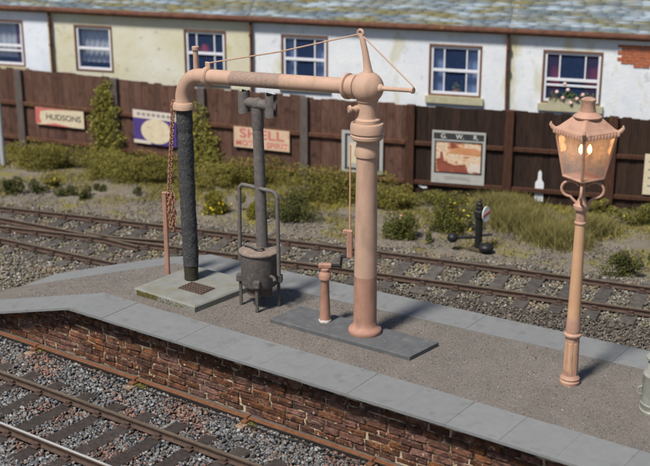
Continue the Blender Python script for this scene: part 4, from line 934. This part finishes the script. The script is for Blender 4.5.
# ------------------------------------------------------------------ plants
OL = [(.19, .175, .042), (.25, .22, .055), (.14, .135, .036), (.31, .265, .07)]
DK = [(.075, .085, .032), (.11, .118, .040), (.16, .155, .045), (.06, .068, .030)]
YG = [(.20, .18, .025), (.15, .15, .025), (.11, .12, .02), (.26, .22, .03)]
YF = (.52, .40, .03)
def lobes(c, rx, ry, h, n, k):
    P = []
    L = [(np.array([random.gauss(0, .45)*rx, random.gauss(0, .45)*ry, h*random.uniform(.10, .62)]), random.uniform(.22, .50)) for _ in range(k)]
    for i in range(n):
        o, s_ = L[i % k]; v = rng.normal(size=3); v /= np.linalg.norm(v); r = s_*(random.uniform(.3, 1))**.35
        p = o+v*r*np.array([rx, ry, h*.72]); p[2] = abs(p[2]) if p[2] < 0 else p[2]; P.append(p)
    P = np.array(P); ang = math.atan2(fwd[1], fwd[0])-math.pi/2; cs, sn = math.cos(ang), math.sin(ang)
    return np.c_[c[0]+P[:, 0]*cs-P[:, 1]*sn, c[1]+P[:, 0]*sn+P[:, 1]*cs, P[:, 2]-.02]
def bush(px, py, wpx, hpx_, label, cols, n=1400, k=7, leaf=(.035, .065), flowers=None, nf=0, name='bush', cat='bush', depth=.7, group=None):
    hpx = hpx_*1.05; n = int(n*4.5); leaf = (leaf[0]*.65, leaf[1]*.70); k = k*2
    c = at(px, py, 0); s_ = 1250/np.dot(c-CAM, fwd); rx = wpx/s_/2; h = hpx/s_/.93; ry = max(rx*depth if rx < .6 else .35, .12)
    root = thing(name, (c[0], c[1], -.03), label, cat, group)
    f = leaves('foliage', lobes(c, rx, ry, h, n, k), leaf, cols, root)
    mb = MB()
    for _ in range(5):
        a = random.uniform(0, 6.28); mb.tube([(c[0], c[1], -.03), (c[0]+.3*rx*math.cos(a), c[1]+.3*ry*math.sin(a), h*.4), (c[0]+.6*rx*math.cos(a), c[1]+.6*ry*math.sin(a), h*.7)], [.018, .012, .006], 5)
    mb.build('stems', 'bark', root)
    if flowers is not None:
        P = lobes(c, rx*1.03, ry*1.03, h*1.05, nf, k); leaves('blossoms', P, (.06, .10), [flowers], root)
    return root
def ivy(i, poly, label, n, cols):
    xs = [p[0] for p in poly]; ys_ = [p[1] for p in poly]; P = []
    def inside(x, y):
        c = False; k = len(poly)
        for a in range(k):
            (x1, y1), (x2, y2) = poly[a], poly[a-1]
            if (y1 > y) != (y2 > y) and x < (x2-x1)*(y-y1)/(y2-y1)+x1: c = not c
        return c
    A, d, n_ = panel(i)
    while len(P) < n:
        x, y = random.uniform(min(xs)-2, max(xs)+2), random.uniform(min(ys_)-2, max(ys_))
        if inside(x+random.gauss(0, 1.2)+3.5*math.sin(y*.33)*math.sin(y*.12+1), y+random.gauss(0, 2)):
            q = on_fence(x, y, i, .10); cl = .5+.5*math.sin(x*.7)*math.sin(y*.5); P.append(q+n_*(-.06+random.uniform(0, .10+.22*cl)))
    P = np.array(P); P = P[P[:, 2] > -.02]; base = on_fence(sum(xs)/len(xs), max(ys_), i, .1); base[2] = -.03
    root = thing('ivy', base, label, 'ivy'); leaves('foliage', P, (.04, .07), cols, root)
    mb = MB(); tx, ty = min(poly, key=lambda p: p[1]); tp = on_fence(tx, ty+6, i, .10); mb.tube([base, (base*2+tp)/3+n_*.02, tp], [.025, .018, .008], 6); mb.build('stem', 'bark', root)
IV = [(.23, .22, .05), (.30, .275, .06), (.18, .175, .042), (.36, .32, .08)]
ivy(1, [(103, 80), (111, 82), (117, 108), (121, 130), (127, 168), (90, 168), (94, 140), (91, 110), (97, 94)], 'yellow-green ivy climbing the fence between the two left signs', 6500, IV)
ivy(3, [(194, 98), (201, 104), (212, 130), (222, 158), (230, 186), (190, 186), (192, 150)], 'yellow-green ivy climbing the fence behind the black hose', 5000, IV)
bush(58, 168, 98, 30, 'long olive hedge along the fence foot at far left', OL, 4200, 13, name='hedge', cat='hedge')
bush(150, 181, 100, 34, 'olive hedge at the fence foot below the purple sign', OL, 4200, 13, name='hedge', cat='hedge')
bush(245, 183, 80, 30, 'olive hedge at the fence foot left of the flue', OL, 3000, 10, name='hedge', cat='hedge')
bush(330, 200, 110, 42, 'tall olive hedge behind the crane column', OL, 5200, 14, name='hedge', cat='hedge')
bush(198, 186, 60, 26, 'low olive hedge at the fence foot directly behind the hose', OL, 2200, 9, name='hedge', cat='hedge')
bush(388, 206, 60, 26, 'olive hedge at the fence foot just right of the crane column', OL, 2200, 9, name='hedge', cat='hedge')
bush(108, 172, 44, 24, 'short olive hedge at the foot of the left ivy', OL, 1800, 8, name='hedge', cat='hedge')
bush(215, 214, 34, 24, 'yellow-green bush directly right of the hose', YG, 1300, 6, flowers=YF, nf=40)
bush(292, 219, 50, 34, 'dark green bush right of the stove flue', DK, 1900, 7)
bush(262, 216, 30, 22, 'mid-green bush behind the stove flue', YG, 900, 5)
bush(12, 192, 30, 19, 'dark bush at the left edge beside the back track', DK, 1000, 5)
bush(36, 191, 20, 13, 'small dark bush second from the left edge', DK, 500, 4)
bush(52, 186, 22, 12, 'small olive bush third from the left edge', OL, 500, 4, flowers=YF, nf=14)
bush(66, 195, 22, 14, 'small dark bush right of centre in the left cluster', DK, 600, 4)
bush(85, 198, 18, 13, 'dark rounded bush at the right end of the left cluster', DK, 500, 4)
bush(100, 191, 16, 10, 'little dark bush just right of the left cluster', DK, 300, 3)
bush(137, 193, 12, 8, 'tiny lone dark bush left of the thin post', DK, 200, 3)
bush(397, 236, 42, 30, 'leafy bush with few pink blooms right of the crane column', DK+YG[1:3], 1500, 7, flowers=(.42, .2, .16), nf=8)
bush(452, 229, 46, 36, 'bush with bright yellow flowers beside the point lever', DK+YG[1:3], 1700, 7, flowers=YF, nf=60)
bush(428, 241, 10, 12, 'tiny green bush below the yellow-flowered bush', DK, 160, 3)
bush(442, 204, 60, 14, 'low green growth at the fence foot below the poster', DK+OL, 1400, 7)
bush(640, 222, 46, 22, 'low flowering bush at the right edge by the fence', DK+OL, 1300, 6, flowers=YF, nf=26)
bush(628, 274, 52, 28, 'dark sparse bush at the right edge near the back track', DK, 1300, 7)
bush(600, 212, 34, 16, 'olive weeds at the fence foot right of the lamp', OL, 900, 6)
def grass(P, hgt, cols, name, parent=None, lean=.35, wd=.010):
    n = len(P); h = rng.uniform(hgt[0], hgt[1], n); a = rng.uniform(0, 6.283, n); ln = h*rng.uniform(0, lean, n); wa = rng.uniform(0, 6.283, n)
    V = np.zeros((n, 3, 3)); wv = np.c_[np.cos(wa), np.sin(wa), np.zeros(n)]*wd
    V[:, 0] = P-wv; V[:, 1] = P+wv; V[:, 2] = P+np.c_[np.cos(a)*ln, np.sin(a)*ln, h]
    C = np.array(cols)[rng.integers(0, len(cols), n)]*rng.uniform(.75, 1.25, (n, 1)); V = V.reshape(-1, 3)-root_loc(parent)
    o = bpy.data.objects.new(name, fast_mesh(name, V, np.arange(3*n).reshape(n, 3), np.repeat(C, 3, axis=0), 'leaf')); col.objects.link(o)
    if parent is not None: o.parent = parent
    return o
GR = [(.20, .18, .06), (.16, .145, .05), (.26, .225, .085), (.12, .115, .04), (.30, .25, .10)]
for px, py, wp, hh, lab in ((520, 224, 62, .42, 'olive grass clump right of the point lever'), (556, 240, 60, .40, 'olive grass clump left of the lamp post'), (590, 230, 44, .34, 'olive grass clump right of the lamp post'), (505, 208, 54, .38, 'olive grass clump at the fence foot behind the point lever')):
    c = at(px, py, 0); s_ = 1250/np.dot(c-CAM, fwd); r = wp/s_/2; n = 6000
    P = np.c_[c[0]+rng.normal(size=n)*r*.45, c[1]+rng.normal(size=n)*r*.45, np.full(n, -.03)]
    root = thing('grass_clump', (c[0], c[1], -.03), lab, 'grass'); grass(P, (hh*.4, hh), GR, 'blades', root, 1.3, .008)
# short ground cover between the back track and the fence
n = 150000; X = rng.uniform(-17, 4.5, n); tt = rng.uniform(0, 1, n)**.8
ya = 5.383+.2343*X-.0031*X*X+1.35; yf = np.interp(X, [p[0] for p in FP], [p[1] for p in FP]); Y = ya+(yf-ya)*tt
msk = (np.sin(X*1.9+Y*1.1)*np.sin(Y*2.3-X*.6)+.6*np.sin(X*5.1)*np.sin(Y*4.3+X)) + (tt-.42)*1.9 + rng.normal(size=n)*.45 > .20
P = np.c_[X, Y, np.full(n, -.03)][msk]
o = grass(P, (.03, .09), GR+[(.36, .30, .035), (.30, .26, .035), (.24, .22, .04)], 'ground_cover', None, 1.3, .011); tag(o, 'short yellowish turf and weeds between back track and fence', 'ground cover', kind='stuff')
n = 9000; X = rng.uniform(-15, 4.5, n); ya = 5.383+.2343*X-.0031*X*X; Y = ya+rng.uniform(1.05, 3.2, n)**1.0
P = np.c_[X, Y, rng.uniform(-.03, .005, n)]
stones('gravel', P, (.010, .024), [(.22, .20, .18), (.17, .15, .125), (.27, .24, .21), (.14, .12, .10)], 'fine grey-brown gravel between the back track and the weeds', 'gravel')
n = 5200; X = rng.uniform(-7.0, 6.0, n); y0 = FI+.02; y1 = np.array([back_in(x)-.02 for x in X]); P = np.c_[X, y0+(y1-y0)*rng.random(n), np.array([rampz(x) for x in X])-.010]
P = P[~((P[:, 0] > -4.02) & (P[:, 0] < -2.5) & (P[:, 1] > -.8)) & ~((P[:, 0] > -1.5) & (P[:, 0] < 1.1) & (P[:, 1] > -.44) & (P[:, 1] < .32))]
stones('grit', P, (.005, .012), [(.24, .22, .20), (.32, .29, .26), (.10, .09, .08), (.18, .15, .13)], 'loose grit scattered on the platform surface', 'grit')
for (px, py), lab in zip(((45, 350), (138, 389), (243, 431)), ('yellow-green weed tuft by the leftmost rodding stool', 'yellow-green weed tuft by the second rodding stool from the left', 'yellow-green weed tuft by the third rodding stool from the left')):
    c = at(px, py, 0); root = thing('weed_tuft', (c[0], -1.86, -.01), lab, 'weed')
    P = np.c_[c[0]+rng.normal(size=160)*.06, -1.86+rng.normal(size=160)*.035, np.full(160, -.005)]; grass(P, (.03, .10), [(.34, .28, .03), (.24, .22, .035), (.18, .17, .03)], 'blades', root, 1.2, .006)
